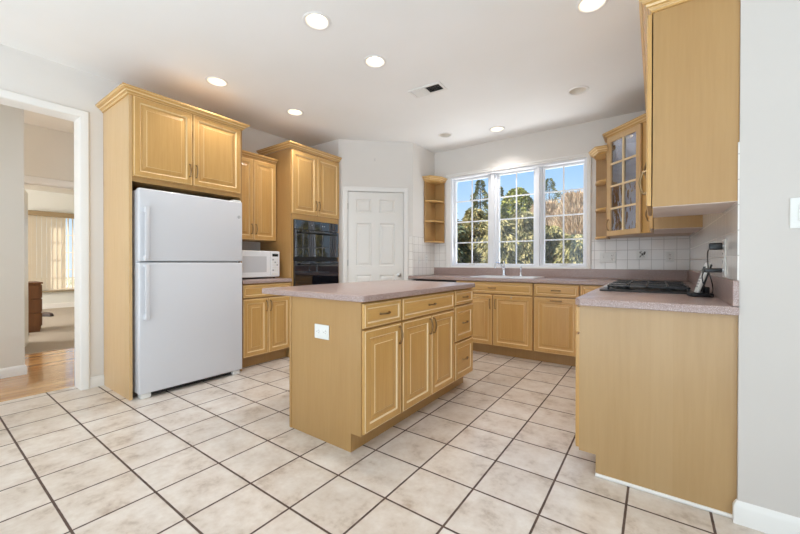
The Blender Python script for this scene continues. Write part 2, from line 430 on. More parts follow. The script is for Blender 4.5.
# ---------------------------------------------------------------- structure
struct('floor', MB().box(-4.19, 4.0, -6.7, 4.83, -0.10, 0.0), M['tile'])
struct('floor_hall', MB().box(-6.10, -4.192, -2.2, 2.6, -0.10, -0.001), M['oak'])
struct('floor_far_room', MB().box(-11.6, -6.102, -2.2, 4.4, -0.10, 0.004), M['carpet'])
struct('ceiling', MB().plate([(-4.19, -6.8), (4.1, -6.8), (4.1, 4.83), (-4.19, 4.83)], [circle(x, y, 0.077) for x, y, _ in LIGHTS], CZ, CZ+0.02), M['ceil'], smooth=False)
struct('ceiling_hall', MB().box(-11.75, -4.192, -2.3, 4.5, CZ, CZ+0.1), M['hallwall'])
w = MB().box(-4.19, XL, 0.905, YW+.143, 0.0, CZ).box(-4.19, XL, -0.45, 0.905, 2.36, CZ).box(-4.19, XL, -6.7, -0.45, 0.0, CZ)
struct('wall_left', w, M['wall'])
w = MB().box(XL, -2.445, YW, YW+.143, 0, CZ).box(-0.655, XR, YW, YW+.143, 0, CZ).box(-2.445, -0.655, YW, YW+.143, 0, 1.045).box(-2.445, -0.655, YW, YW+.143, 2.345, CZ)
struct('wall_back', w, M['wall'])
struct('wall_right', MB().box(XR, XR+.13, 2.20, YW+.143, 0, CZ), M['wall'])
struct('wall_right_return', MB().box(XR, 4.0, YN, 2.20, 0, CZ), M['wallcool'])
struct('added_sun_blocker', MB().box(-5.0, 4.5, -10.6, -6.83, 2.80, 2.90), M['ceil'])  # unseen slab added to keep the sun out of the rear openings
# unseen walls behind the viewpoint, set far back to even the light, with openings
struct('wall_rear', MB().box(-4.19, -2.9, -6.82, -6.7, 0, CZ).box(1.7, 4.1, -6.82, -6.7, 0, CZ).box(-2.9, 1.7, -6.82, -6.7, 2.42, CZ).box(-2.9, 1.7, -6.82, -6.7, 0, .28), M['wall'])
struct('wall_side', MB().box(4.0, 4.12, -6.7, -5.1, 0, CZ).box(4.0, 4.12, -1.7, 2.2, 0, CZ).box(4.0, 4.12, -5.1, -1.7, 2.42, CZ).box(4.0, 4.12, -5.1, -1.7, 0, .28), M['wall'])
# pantry: side wall, diagonal wall with the doorway, short wall to the window wall
ux, uy = math.cos(PANG), math.sin(PANG); nx, ny = uy, -ux
def P2(s, d): return (PA[0]+ux*s-nx*d, PA[1]+uy*s-ny*d)        # d = depth behind the face
L = math.hypot(PB[0]-PA[0], PB[1]-PA[1])
w = MB().prism([(XL, PA[1]), PA, P2(0.04, .1), (XL, PA[1]+.1)], 0, CZ)
w.prism([PA, P2(.118, 0), P2(.118, .1), P2(0.04, .1)], 0, CZ)
w.prism([P2(.118, 0), P2(.895, 0), P2(.895, .1), P2(.118, .1)], 2.072, CZ)
w.prism([P2(.895, 0), PB, (PB[0]-.1, PB[1]+.04), P2(.895, .1)], 0, CZ)
w.prism([PB, (PB[0], YW), (PB[0]-.1, YW), (PB[0]-.1, PB[1]+.04)], 0, CZ)
struct('wall_pantry', w, M['wall'])
# tile backsplashes
T = 0.005
M['tile_back'] = wall_tile('white_wall_tile_back', (1, 0, 0), 1.03, 0.29)
M['tile_side'] = wall_tile('white_wall_tile_side', (0, 1, 0), 1.03, 2.075)
M['tile_diag'] = wall_tile('white_wall_tile_diagonal', (ux, uy, 0), .93, PB[0]*ux+PB[1]*uy)
struct('trim_1', MB().box(-0.603, XR-.006, YW-T, YW, 1.031, 1.375), M['tile_back'])
struct('trim_2', MB().box(XR-T, XR, YN+.002, YW-T, 1.031, 1.62), M['tile_side'])
struct('trim_3', MB().box(PB[0]+.001, -2.523, YW-T, YW, 1.031, 1.385), M['tile_back'])
struct('trim_4', MB().box(PB[0], PB[0]+T, PB[1], YW-T, .925, 1.47), M['tile_side'])
w = MB(); a, b = P2(.958, 0), P2(.958, -T); w.prism([a, b, (PB[0]+T, PB[1]), PB], .925, 1.47); struct('trim_5', w, M['tile_diag'])
# baseboards
BB = [(0, 0), (.014, 0), (.014, .07), (.010, .082), (.004, .092), (0, .095)]
struct('baseboard_left', MB().sweep([(XL, .953), (XL, 1.053)], BB), M['trim'])
struct('baseboard_right', MB().sweep([(XR-.001, YN+.012), (XR-.001, YN), (3.98, YN)], BB), M['trim'])
struct('baseboard_hall', MB().sweep([(-5.04, -2.1), (-5.04, .70), (-5.16, .70)], BB), M['trim'])
# casing of the doorway in the left wall
CAS = [(0, 0), (.012, 0), (.016, .02), (.016, .03), (.020, .045), (.020, .078), (.014, .088), (0, .09)]
def casing(name, outer, axis_origin, ang, m=M['trim'], width=.09, t=.02, both=False):
    """picture-frame casing around an opening x0..x1, z0..z1 of a wall face; local x along wall, -y out of it"""
    x0, x1, z1 = outer
    mb = MB(); pts = [(x0, 0), (x0, z1), (x1, z1), (x1, 0)]
    prof = [(0, 0), (0, .013), (.012, .017), (.03, .017), (.04, .021), (.078, .021), (.088, .013), (.088, 0)]
    k = width/.088; rings = []
    for i, (px_, pz) in enumerate(pts):
        ring = []
        for o, d in prof:
            o *= k
            ox = -o if i < 2 else o; oz = o if i in (1, 2) else 0
            ring.append(mb.bm.verts.new((px_+ox, -d, pz+oz)))
        rings.append(ring)
    n = len(prof)
    for a, b in zip(rings, rings[1:]):
        for j in range(n): mb.bm.faces.new((a[j], a[(j+1) % n], b[(j+1) % n], b[j]))
    mb.bm.faces.new(rings[0]); mb.bm.faces.new(rings[-1])
    o = mb.build(name, m); o.location = axis_origin; o.rotation_euler = (0, 0, ang); o['kind'] = 'structure'; return o
casing('trim_6', (-0.44, 0.894, 2.352), (XL, 0, 0), PI/2, width=.060)
struct('trim_7', MB().box(-4.20, XL+.001, .892, .9045, 0, 2.359).box(-4.20, XL+.001, -.4495, .892, 2.350, 2.359), M['trim'])
casing('trim_8', (.122, .888, 2.066), (PA[0], PA[1], 0), PANG, width=.060)
# hall and far room shell
struct('wall_hall', MB().box(-5.16, -5.04, -2.2, .70, 0, CZ), M['hallwall'])
struct('wall_hall_end', MB().box(-6.10, -4.192, 2.6, 2.7, 0, CZ), M['hallwall'])
struct('wall_hall_beam', MB().box(-6.20, -6.10, -2.2, .79, 0, CZ).box(-6.20, -6.10, 2.35, 4.4, 0, CZ).box(-6.20, -6.10, .79, 2.35, 2.06, CZ), M['hallwall'])
struct('trim_9', MB().box(-6.10, -6.085, .70, 2.44, 2.06, 2.135, bev=.004).box(-6.21, -6.095, .79, 2.35, 2.045, 2.06).box(-6.21, -6.085, .775, .79, 0, 2.06), M['trim'])
struct('wall_far', MB().box(-11.75, -11.6, -2.2, 1.70, 0, CZ).box(-11.75, -11.6, 3.7, 4.4, 0, CZ).box(-11.75, -11.6, 1.70, 3.7, 0, .45).box(-11.75, -11.6, 1.70, 3.7, 2.22, CZ), M['farwall'])
struct('wall_far_end', MB().box(-11.75, -6.2, 4.4, 4.5, 0, CZ), M['farwall'])
struct('wall_far_near', MB().box(-11.75, -4.19, -2.3, -2.2, 0, CZ), M['farwall'])
struct('baseboard_far', MB().sweep([(-11.6, 1.0), (-11.6, 4.39)][::1], [(0, 0), (.014, 0), (.014, .11), (0, .125)]), M['trim'])

# ---------------------------------------------------------------- kitchen window (three units)
def muntins(mb, x0, x1, z0, z1, nx, nz, y, wd=.016, t=.012):
    for i in range(1, nx): c = x0+(x1-x0)*i/nx; mb.box(c-wd/2, c+wd/2, y-t/2, y+t/2, z0, z1)
    for i in range(1, nz): c = z0+(z1-z0)*i/nz; mb.box(x0, x1, y-t/2-.0005, y+t/2+.0005, c-wd/2, c+wd/2)
    return mb
def frame(mb, x0, x1, z0, z1, w, y0, y1, bev=.002):
    mb.box(x0, x0+w, y0, y1, z0, z1, bev=bev); mb.box(x1-w, x1, y0, y1, z0, z1, bev=bev)
    mb.box(x0+w, x1-w, y0, y1, z0, z0+w, bev=bev); mb.box(x0+w, x1-w, y0, y1, z1-w, z1, bev=bev); return mb
win = thing('window_1', None, None, (0, YW, 0), kind='structure')
mb = MB(); prof = [(0, 0), (0, .012), (.010, .016), (.03, .016), (.04, .020), (.066, .020), (.074, .012), (.074, 0)]
cs = [(-2.445, 1.045), (-2.445, 2.345), (-.655, 2.345), (-.655, 1.045)]; sg = [(-1, -1), (-1, 1), (1, 1), (1, -1)]; rings = []
for (px_, pz), (sx, sz) in zip(cs, sg): rings.append([mb.bm.verts.new((px_+sx*o*(.95 if sx < 0 else .62), -d, pz+sz*o*(.62 if sz > 0 else .2))) for o, d in prof])
for i in range(4):
    a, b = rings[i], rings[(i+1) % 4]
    for j in range(len(prof)): mb.bm.faces.new((a[j], a[(j+1) % 8], b[(j+1) % 8], b[j]))
mb.build('casing', M['trim'], win)
mb = MB(); frame(mb, -2.444, -.656, 1.046, 2.344, .022, -.001, .142, 0); mb.box(-1.872, -1.760, .055, .138, 1.068, 2.322); mb.box(-1.262, -1.176, .055, .138, 1.068, 2.322)
mb.box(-1.835, -1.797, .020, .055, 1.068, 2.322); mb.box(-1.238, -1.200, .020, .055, 1.068, 2.322)
mb.build('window_frame', M['vinyl'], win)
for (a, b, fixed) in ((-2.421, -1.873, 0), (-1.759, -1.263, 1), (-1.175, -.679, 0)):
    s_ = frame(MB(), a, b, 1.069, 2.321, .026 if not fixed else .020, .075, .120).build('sash', M['vinyl'], win)
    i = .024 if not fixed else .018
    muntins(MB(), a+i, b-i, 1.069+i, 2.321-i, 2, 4, .096).build('muntin', M['vinyl'], s_)
    MB().box(a+i, b-i, .0945, .0975, 1.069+i, 2.321-i).build('glass', M['glass'], s_, smooth=False)
    if not fixed:
        MB().box((a+b)/2-.03, (a+b)/2+.05, .048, .078, 1.070, 1.088, bev=.003).box((a+b)/2+.0, (a+b)/2+.10, .040, .050, 1.084, 1.092, bev=.002).build('crank_handle', M['plastic'], s_)
        MB().box(a+.012, a+.024, .060, .076, 1.34, 1.46, bev=.003).build('latch', M['plastic'], s_)

# ---------------------------------------------------------------- pantry door
d1 = thing('door_1', None, None, (PA[0], PA[1], 0), PANG, kind='structure')
def six_panel(x0, x1, z0, z1, y, t):
    mb = MB(); W = x1-x0
    xs = [x0, x0+.11, x0+.325, x0+.43, x0+W-.118, x1]
    xs = [x0, x0+.108, x0+.318, x0+.425, x0+.637, x1]
    zs = [z0, z0+.23, z0+.925, z0+1.045, z0+1.625, z0+1.765, z0+1.95, z1]
    holes = {(1, 1), (3, 1), (1, 3), (3, 3), (1, 5), (3, 5)}
    for i in range(5):
        for j in range(7):
            a, b, c, d = xs[i], xs[i+1], zs[j], zs[j+1]
            if (i, j) in holes:
                prev = None
                for ins, dd in ((0, 0), (.012, .009), (.022, .009), (.040, .002), (.042, .002)):
                    q = [mb.bm.verts.new(k) for k in ((a+ins, y+dd, c+ins), (b-ins, y+dd, c+ins), (b-ins, y+dd, d-ins), (a+ins, y+dd, d-ins))]
                    if prev:
                        for k in range(4): mb.bm.faces.new((prev[k], prev[(k+1) % 4], q[(k+1) % 4], q[k]))
                    prev = q
                mb.bm.faces.new(prev)
            else: mb.bm.faces.new([mb.bm.verts.new(k) for k in ((a, y, c), (b, y, c), (b, y, d), (a, y, d))])
    bmesh.ops.remove_doubles(mb.bm, verts=mb.bm.verts, dist=1e-5)
    mb.box(x0, x1, y+.0125, y+t, z0, z1)
    for (a, b, c, d) in ((x0, x0+.001, z0, z1), (x1-.001, x1, z0, z1)): mb.box(a, b, y, y+.0125, c, d)
    mb.box(x0, x1, y, y+.0125, z1-.001, z1)
    return mb
six_panel(.129, .884, .012, 2.060, .012, .035).build('door_slab', M['doorpaint'], d1, smooth=False)
mb = MB().box(.1185, .1275, .004, .097, 0, 2.0715).box(.8865, .8945, .004, .097, 0, 2.0715).box(.1275, .8865, .004, .097, 2.0635, 2.0715); mb.build('jamb', M['trim'], d1)
MB().lathe([(0, .0), (.026, -.001), (.026, -.005), (.010, -.010), (.010, -.028), (.022, -.034), (.027, -.045), (.024, -.056), (.012, -.061), (0, -.062)], (.823, .012, .935), axis='Y').build('door_knob', M['nickel'], d1)
for z in (.25, 1.10, 1.86): MB().cyl((.1275, .004, z-.04), (.1275, .004, z+.04), .006).build('hinge', M['nickel'], d1)
h = MB().box(-.004, .004, -.010, 0, -.012, .022, bev=.001).tube([(0, -.010, .008), (0, -.030, .004), (0, -.034, .016)], .002)
h = tag(h.build('wall_hook', M['nickel']), 'small metal hook on the bare wall above the white pantry door', 'hook'); p = P2(.49, 0); h.location = (p[0], p[1], 2.49); h.rotation_euler = (0, 0, PANG)

# ---------------------------------------------------------------- cabinet builders
def pull_v(x, z, y, parent, L_=.108):
    """vertical arched pull on a front at depth y (front plane)"""
    pts = [(x, y-.001, z-L_/2), (x, y-.014, z-L_/2+.002)] + [(x, y-.014-.012*math.sin(PI*k/8), z-L_/2+.008+(L_-.016)*k/8) for k in range(1, 8)] + [(x, y-.014, z+L_/2-.002), (x, y-.001, z+L_/2)]
    rr = [.0075, .0055] + [.0042+.0018*math.sin(PI*k/8) for k in range(1, 8)] + [.0055, .0075]
    return MB().tube(pts, .005, 8, radii=rr).build('handle', M['bronze'], parent)
def pull_h(x, z, y, parent, L_=.108):
    pts = [(x-L_/2, y-.001, z), (x-L_/2+.002, y-.014, z)] + [(x-L_/2+.008+(L_-.016)*k/8, y-.014-.012*math.sin(PI*k/8), z) for k in range(1, 8)] + [(x+L_/2-.002, y-.014, z), (x+L_/2, y-.001, z)]
    rr = [.0075, .0055] + [.0042+.0018*math.sin(PI*k/8) for k in range(1, 8)] + [.0055, .0075]
    return MB().tube(pts, .005, 8, radii=rr).build('handle', M['bronze'], parent)
GL = [M['glaze2']]
def door(parent, x0, x1, z0, z1, handle=None, y=-.001, name='door'):
    o = MB().raised(x0, x1, z0, z1, y).build(name, [M['maple'], GL[0]], parent, flat=True)
    if handle:
        kind, hx, hz = handle
        (pull_v if kind == 'v' else pull_h)(hx, hz, y-.020, o)
    return o
def drawer(parent, x0, x1, z0, z1, y=-.001, handle=True, deep=False):
    o = MB().raised(x0, x1, z0, z1, y, small=True).build('drawer', [M['maple_h'], GL[0]], parent, flat=True)
    if handle: pull_h((x0+x1)/2, (z0+z1)/2, y-.020, o, .086)
    return o
CROWN = [(0, 0), (.008, 0), (.008, .008), (.015, .011), (.018, .019), (.026, .022), (.030, .031), (.041, .035), (.045, .043), (.055, .045), (.055, .056), (0, .056)]
def crown(parent, path, z, k=1.0):
    """path runs so that the outside is on its right"""
    o = MB().sweep(path, [(o*k, z+h*k) for o, h in CROWN]).build('crown_molding', [M['maple_h'], GL[0]], parent, flat=True)
    n = len(CROWN)
    for i in range((len(path)-1)*n):
        if i % n in (2, 5, 8): o.data.polygons[i].material_index = 1
    return o
def body(parent, w, d, z0, z1, m='panel', name='body', y0=0.0):
    return MB().box(0, w, y0, d, z0, z1, bev=.0015).build(name, M[m], parent)
def base_cab(name, label, loc, rot, w, d=.60, top=.882, group=None, toe_ext=0):
    t = thing(name, label, 'cabinet', loc, rot, group)
    body(t, w, d, .112, top)
    MB().box(0, w, .078, d, 0, .1115).build('toe_kick', M['panel'], t)
    return t

# ---------------------------------------------------------------- refrigerator enclosure
G = .0015
t = thing('refrigerator_cabinet', 'tall maple enclosure with two doors and crown over the white refrigerator', 'cabinet', (-3.409, 1.053, 0), PI/2)
MB().box(0, .022, 0, .619, 0, 2.452, bev=.001).build('side_panel', M['sidepanel'], t)
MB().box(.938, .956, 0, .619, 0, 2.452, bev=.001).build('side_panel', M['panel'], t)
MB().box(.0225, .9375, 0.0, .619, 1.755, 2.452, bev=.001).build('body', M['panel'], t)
door(t, .024, .473, 1.795, 2.440, ('v', .448, 1.925)); door(t, .478, .932, 1.795, 2.440, ('v', .503, 1.925))
crown(t, [(0, .619), (0, -.001), (.956, -.001), (.956, .619)], 2.44)

# ---------------------------------------------------------------- refrigerator
t = thing('refrigerator', 'white top-freezer refrigerator standing inside the maple enclosure', 'refrigerator', (-3.335, 1.095, 0), PI/2)
W_ = .876
MB().box(.004, W_-.004, .068, .60, .042, 1.690, bev=.006, seg=2).build('body', M['white_tex'], t)
f1 = MB().box(0, W_, 0, .062, 1.113, 1.700, bev=.012, seg=3).build('freezer_door', M['white_tex'], t)
f2 = MB().box(0, W_, 0, .062, .042, 1.103, bev=.012, seg=3).build('fridge_door', M['white_tex'], t)
def fr_handle(z0, z1, foot, par):
    mb = MB().box(.030, .062, -.042, -.026, z0, z1, bev=.006, seg=2); mb.box(.030, .062, -.030, .004, foot-.022, foot+.022, bev=.005, seg=2)
    mb.box(.030, .062, -.030, .004, (z1 if foot < (z0+z1)/2 else z0)-.02, (z1 if foot < (z0+z1)/2 else z0)+.002 if foot < (z0+z1)/2 else z0+.02, bev=.004); return mb.build('handle', M['white_tex'], par)
fr_handle(1.135, 1.55, 1.525, f1); fr_handle(.64, 1.085, .665, f2)
MB().lathe([(0, -.003), (.014, -.003), (.016, 0.001), (.016, .004)], (.840, 0, 1.55), axis='Y').build('badge', M['greyplastic'], f1)
MB().box(.05, W_-.05, .05, .066, .008, .039, bev=.002).build('base_grille', M['black'], t)
MB().box(.030, .846, .050, .070, 1.1035, 1.1125).build('door_gasket', M['greyplastic'], t)
for x in (.02, W_-.09): MB().box(x, x+.07, .016, .10, 0, .040, bev=.006, seg=2).build('foot', M['plastic'], t)
MB().box(W_-.09, W_-.01, .01, .10, 1.7015, 1.715, bev=.004).build('hinge_cover', M['plastic'], t)

# ---------------------------------------------------------------- left run
t = base_cab('base_cabinet', 'maple base cabinet between the refrigerator and the wall ovens', (-3.430, 2.012, 0), PI/2, .600, .598)
drawer(t, .010, .592, .735, .868); door(t, .010, .298, .125, .722, ('v', .275, .635)); door(t, .302, .592, .125, .722, ('v', .325, .635))
t = thing('countertop', 'short mauve laminate worktop with the microwave on it', 'countertop', (0, 0, 0))
MB().plate([(-4.029, 2.011), (-3.400, 2.011), (-3.400, 2.613), (-4.029, 2.613)], [], .883, .921, round_top=.008).build('top', M['lam'], t)
MB().box(-4.029, -4.010, 2.011, 2.613, .9215, 1.025, bev=.002).build('backsplash', M['lam'], t)
t = thing('wall_cabinet', 'two-door maple wall cabinet hung above the white microwave', 'cabinet', (-3.708, 2.012, 1.355), PI/2)
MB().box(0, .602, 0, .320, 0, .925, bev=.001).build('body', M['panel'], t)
door(t, .004, .300, .005, .912, ('v', .276, .125)); door(t, .304, .594, .005, .912, ('v', .328, .125))
crown(t, [(0, -.001), (.600, -.001)], .915)

t = thing('oven_cabinet', 'tall maple oven tower beside the pantry wall, with two upper doors', 'cabinet', (-3.430, 2.616, 0), PI/2)
D = .598
MB().box(0, .022, 0, D, 0, 2.43, bev=.001).build('side_panel', M['panel'], t)
MB().box(.752, .774, 0, D, 0, 2.43, bev=.001).build('side_panel', M['panel'], t)
MB().box(.0225, .7515, 0, D, 1.612, 2.43).build('body', M['maple'], t)
MB().box(.0225, .7515, 0, D, .112, .545).build('lower_body', M['panel'], t)
MB().box(.0225, .7515, .078, D, 0, .1115).build('toe_kick', M['panel'], t)
MB().box(.0225, .0405, 0, .02, .5455, 1.6115).build('stile', M['maple'], t); MB().box(.7375, .7515, 0, .02, .5455, 1.6115).build('stile', M['maple'], t)
door(t, .008, .384, 1.675, 2.415, ('v', .361, 1.80)); door(t, .388, .764, 1.675, 2.415, ('v', .411, 1.80))
drawer(t, .008, .764, .125, .53)
crown(t, [(0, D), (0, -.001), (.774, -.001)], 2.432)

t = thing('wall_oven', 'black glass double wall oven built into the maple tower', 'oven', (-3.430, 2.616, 0), PI/2)
MB().box(.043, .735, .0, .54, .56, 1.600).build('body', M['black'], t)
MB().box(.036, .742, -.020, -.001, 1.500, 1.606, bev=.002).build('control_panel', M['blackgloss'], t)
for z0, z1 in ((1.168, 1.494), (.57, 1.118)):
    o = MB().box(.036, .742, -.030, -.001, z0, z1, bev=.003).build('oven_door', M['blackgloss'], t)
    mb = MB().cyl((.10, -.058, z1-.035), (.68, -.058, z1-.035), .009, mi=0).cyl((.13, -.030, z1-.035), (.13, -.058, z1-.035), .007).cyl((.65, -.030, z1-.035), (.65, -.058, z1-.035), .007)
    mb.build('handle', M['black'], o)
MB().box(.036, .742, -.014, -.001, 1.122, 1.164).build('vent_strip', M['black'], t)
MB().box(.355, .425, -.0215, -.0195, 1.54, 1.575).build('display', M['screen'], t)
for x in (.30, .47, .50): MB().lathe([(0, -.003), (.006, -.003), (.007, 0)], (x, -.020, 1.556), axis='Y', seg=12).build('button', M['greyplastic'], t)

t = thing('microwave', 'white countertop microwave beside the refrigerator', 'microwave', (-3.550, 2.055, .921), PI/2)
MB().box(0, .50, .012, .36, .016, .312, bev=.006, seg=2).build('body', M['white'], t)
o = MB().box(.003, .375, -.006, .011, .020, .308, bev=.004).build('door', M['white'], t)
MB().box(.040, .325, -.0075, -.005, .075, .250, bev=.001).build('door_window', M['mwglass'], o)
o = MB().box(.378, .497, -.006, .011, .020, .308, bev=.004).build('control_panel', M['white'], t)
MB().box(.400, .475, -.0075, -.005, .250, .280).build('display', M['screen'], o)
for j in range(5):
    for i in range(3): MB().box(.400+i*.027, .420+i*.027, -.008, -.005, .085+j*.030, .102+j*.030, bev=.001).build('button', M['greyplastic'] if (i+j) % 4 == 0 else M['plastic'], o)
MB().box(.400, .475, -.009, -.005, .035, .065, bev=.002).build('door_release', M['plastic'], o)
for x in (.04, .46):
    for y in (.05, .32): MB().cyl((x, y, 0.001), (x, y, .017), .012, seg=12).build('foot', M['black'], t)

# ---------------------------------------------------------------- island
IX, IY = -1.357, 1.520
GL[0] = M['glaze']
def ring(parent, x0, x1, label, name='island_cabinet'):
    t = thing(name, label, 'cabinet', (IX, IY+x0, 0), PI/2, None); w = x1-x0
    body(t, w-.001, .629, .112, .882); MB().box(0, w-.001, .078, .629, 0, .1115).build('toe_kick', M['panel'], t); return t
t = thing('island_cabinet', 'island cabinet with a broad maple end panel, one drawer over one door', 'cabinet', (IX, IY, 0), PI/2)
body(t, .377, .629, .112, .882, y0=.0); MB().box(.012, .377, .078, .629, 0, .1115).build('toe_kick', M['panel'], t)
mb = MB().box(-.004, .0, -.0, .629, .112, .882); mb.box(-.004, .0115, .0785, .629, 0, .112); mb.build('end_panel', M['panel'], t)
MB().box(-.010, .010, .617, .637, 0, .882, bev=.002).build('corner_trim', M['panel'], t)
drawer(t, .003, .367, .728, .870); door(t, .003, .367, .125, .716, ('v', .340, .640))
o = MB().box(-.010, -.0045, .258, .385, .632, .720, bev=.0015).build('outlet_plate', M['plastic'], t)
for yy in (.290, .353): MB().lathe([(0, -.0125), (.0145, -.0125), (.0160, -.009), (.0160, -.006)], (0, yy, .676), axis='X', seg=18).build('socket', M['trim'], o)
for yy in (.290, .353):
    MB().box(-.0135, -.012, yy-.007, yy-.004, .681, .685).box(-.0135, -.012, yy-.007, yy-.004, .668, .672).box(-.0135, -.012, yy+.005, yy+.009, .674, .678).build('slot', M['dark'], o)
t = ring(None, .377, 1.125, 'middle island cabinet with a wide drawer over a pair of doors')
drawer(t, .003, .740, .728, .870); door(t, .003, .369, .125, .716, ('v', .345, .640)); door(t, .373, .740, .125, .716, ('v', .397, .640))
t = ring(None, 1.125, 1.490, 'island cabinet of three stacked drawers facing the cooktop side')
drawer(t, .008, .360, .750, .870); drawer(t, .008, .360, .446, .738); drawer(t, .008, .360, .125, .434)
t = thing('island_countertop', 'large mauve speckled laminate worktop lying on the kitchen island', 'countertop')
MB().plate(rrect(-2.290, -1.3195, 1.487, 3.030, .030), [], .883, .921, round_top=.008).build('top', M['lam'], t)

# ---------------------------------------------------------------- sink run along the window wall
FY = 4.090
GL[0] = M['glaze2']
t = thing('dishwasher', 'dishwasher with a black control strip under the window worktop', 'dishwasher', (-2.655, FY, 0))
MB().box(0, .598, .01, .57, .10, .876).build('body', M['black'], t); MB().box(.002, .596, -.018, .009, .115, .755, bev=.004).build('door', M['black'], t)
o = MB().box(.002, .596, -.022, .009, .760, .874, bev=.004).build('control_panel', M['black'], t)
MB().box(.18, .42, -.034, -.021, .775, .792, bev=.003).build('handle', M['black'], o); MB().box(0, .598, .075, .1, 0, .10).build('toe_kick', M['black'], t)
t = base_cab('sink_cabinet', 'maple sink cabinet under the faucet, wide false drawer over two doors', (-2.052, FY, 0), 0, .951, .59, top=.735)
MB().box(0, .951, 0, .030, .7355, .882).build('top_rail', M['panel'], t)
drawer(t, .012, .946, .738, .872); door(t, .012, .483, .125, .725, ('v', .455, .615)); door(t, .494, .946, .125, .725, ('v', .522, .615))
MB().box(.700, .718, -.0235, -.0215, .695, .706, bev=.0008).build('child_lock', M['greyplastic'], t)
t = base_cab('base_cabinet', 'maple cabinet beside the sink cabinet, drawer over a door with a horizontal pull', (-1.100, FY, 0), 0, .465, .59)
drawer(t, .012, .458, .738, .872); door(t, .012, .458, .125, .725, ('h', .235, .695))
t = base_cab('corner_base_cabinet', 'maple corner base cabinet between the window run and the cooktop run', (-.634, FY, 0), 0, .300, .59)
drawer(t, .008, .270, .738, .872, handle=False); door(t, .008, .270, .125, .725)
MB().box(.3005, .918, -.012, .59, .0, .882).build('corner_body', M['panel'], t)

# right run, fronts facing the island
FX = -.325
t = thing('base_cabinet', 'base cabinet with the broad banded maple end panel beside the wall corner', 'cabinet', (FX, 2.552, 0), -PI/2)
wd = .455
body(t, wd-.006, .60, .112, .882); MB().box(0, wd-.006, .078, .60, 0, .1115).build('toe_kick', M['panel'], t)
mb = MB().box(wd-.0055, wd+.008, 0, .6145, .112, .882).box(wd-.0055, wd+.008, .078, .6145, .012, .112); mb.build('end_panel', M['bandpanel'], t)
drawer(t, .006, wd, .738, .872); door(t, .006, wd, .125, .725, ('v', .04, .615))
MB().cyl((wd+.0085, .078, .009), (wd+.0085, .600, .009), .009, seg=10).build('shoe_molding', M['trim'], t)
t = base_cab('cooktop_cabinet', 'maple base cabinet directly under the black cooktop', (FX, 3.466, 0), -PI/2, .913, .60)
drawer(t, .006, .906, .738, .872); door(t, .006, .453, .125, .725, ('v', .43, .615)); door(t, .458, .906, .125, .725, ('v', .48, .615))
t = base_cab('base_cabinet', 'narrow maple base cabinet between the cooktop cabinet and the corner', (FX, 4.075, 0), -PI/2, .607, .60)
drawer(t, .03, .600, .738, .872); door(t, .03, .600, .125, .725, ('v', .06, .615))

# L-shaped worktop
dx = PB[0] - (PB[1]-4.050)*(ux/uy)
outer = [(dx+.002, 4.052), (-.345, 4.052), (-.345, 2.085), (-.320, 2.058), (XR-.0005, 2.058), (XR-.0005, YW-.001), (PB[0]+.006, YW-.001), (PB[0]+.006, PB[1])]
SK = (-1.875, -1.125, 4.150, 4.610)
t = thing('corner_countertop', 'L-shaped mauve laminate worktop running under the window and along the cooktop wall', 'countertop')
CT = (-.300, .190, 2.670, 3.540)
MB().plate(outer, [rrect(SK[0], SK[1], SK[2], SK[3], .05)[::-1], rrect(CT[0]+.03, CT[1]-.03, CT[2]+.03, CT[3]-.03, .02)[::-1]], .883, .921, round_top=.008).build('top', M['lam'], t)
MB().box(PB[0]+.007, XR-.001, YW-.021, YW-.001, .9215, 1.031, bev=.002).box(XR-.021, XR-.001, 2.059, YW-.0215, .9215, 1.031, bev=.002).build('backsplash', M['lam'], t)

# sink, faucet
t = thing('kitchen_sink', 'white double-bowl sink let into the worktop under the window', 'sink', (0, 0, .921))
x0, x1, y0, y1 = SK; xm = (x0+x1)/2
mb = MB()
mb.plate(rrect(x0-.022, x1+.022, y0-.022, y1+.022, .05), [rrect(x0+.02, xm-.018, y0+.02, y1-.075, .05)[::-1], rrect(xm+.018, x1-.02, y0+.02, y1-.075, .05)[::-1]], .001, .012, round_top=.005)
mb.build('rim', M['white'], t)
for a, b in ((x0+.02, xm-.018), (xm+.018, x1-.02)):
    mb = MB(); prev = None
    for ins, z in ((0, .010), (.004, -.02), (.012, -.15), (.03, -.17), (.08, -.175)):
        q = [mb.bm.verts.new((p[0], p[1], z)) for p in rrect(a+ins, b-ins, y0+.02+ins, y1-.075-ins, max(.01, .05-ins*.4))]
        if prev:
            for i in range(len(q)): mb.bm.faces.new((prev[i], prev[(i+1) % len(q)], q[(i+1) % len(q)], q[i]))
        prev = q
    mb.bm.faces.new(prev); bw = mb.build('bowl', M['white'], t)
    MB().lathe([(0, 0), (.03, 0), (.038, .004), (.042, .002)], ((a+b)/2, (y0+y1-.055)/2, -.1745)).build('drain', M['chrome'], bw)
t = thing('faucet', 'chrome single-lever kitchen faucet with a long spout, in front of the middle window', 'faucet', (-1.605, 4.572, .9335))
MB().lathe([(.028, 0), (.028, .006), (.022, .014), (.020, .075), (.023, .080), (.023, .100), (.012, .112), (0, .114)]).build('base', M['chrome'], t)
sp_ = [(0, -.005, .085)] + [(-.04*k/7, -.01-.185*k/7, .085+.085*math.sin(PI*.62*k/7)) for k in range(1, 8)] + [(-.041, -.203, .112)]
MB().tube(sp_, .0105, 12).cyl((-.041, -.203, .115), (-.043, -.206, .098), .014, .013).build('spout', M['chrome'], t)
MB().tube([(0, 0, .108), (.0, .012, .135), (-.01, .03, .165), (-.02, .045, .185)], .006, 10, radii=[.010, .008, .007, .006]).build('lever', M['chrome'], t)
t = thing('side_sprayer', 'chrome side sprayer standing on the sink rim beside the faucet', 'sprayer', (-1.385, 4.572, .9335))
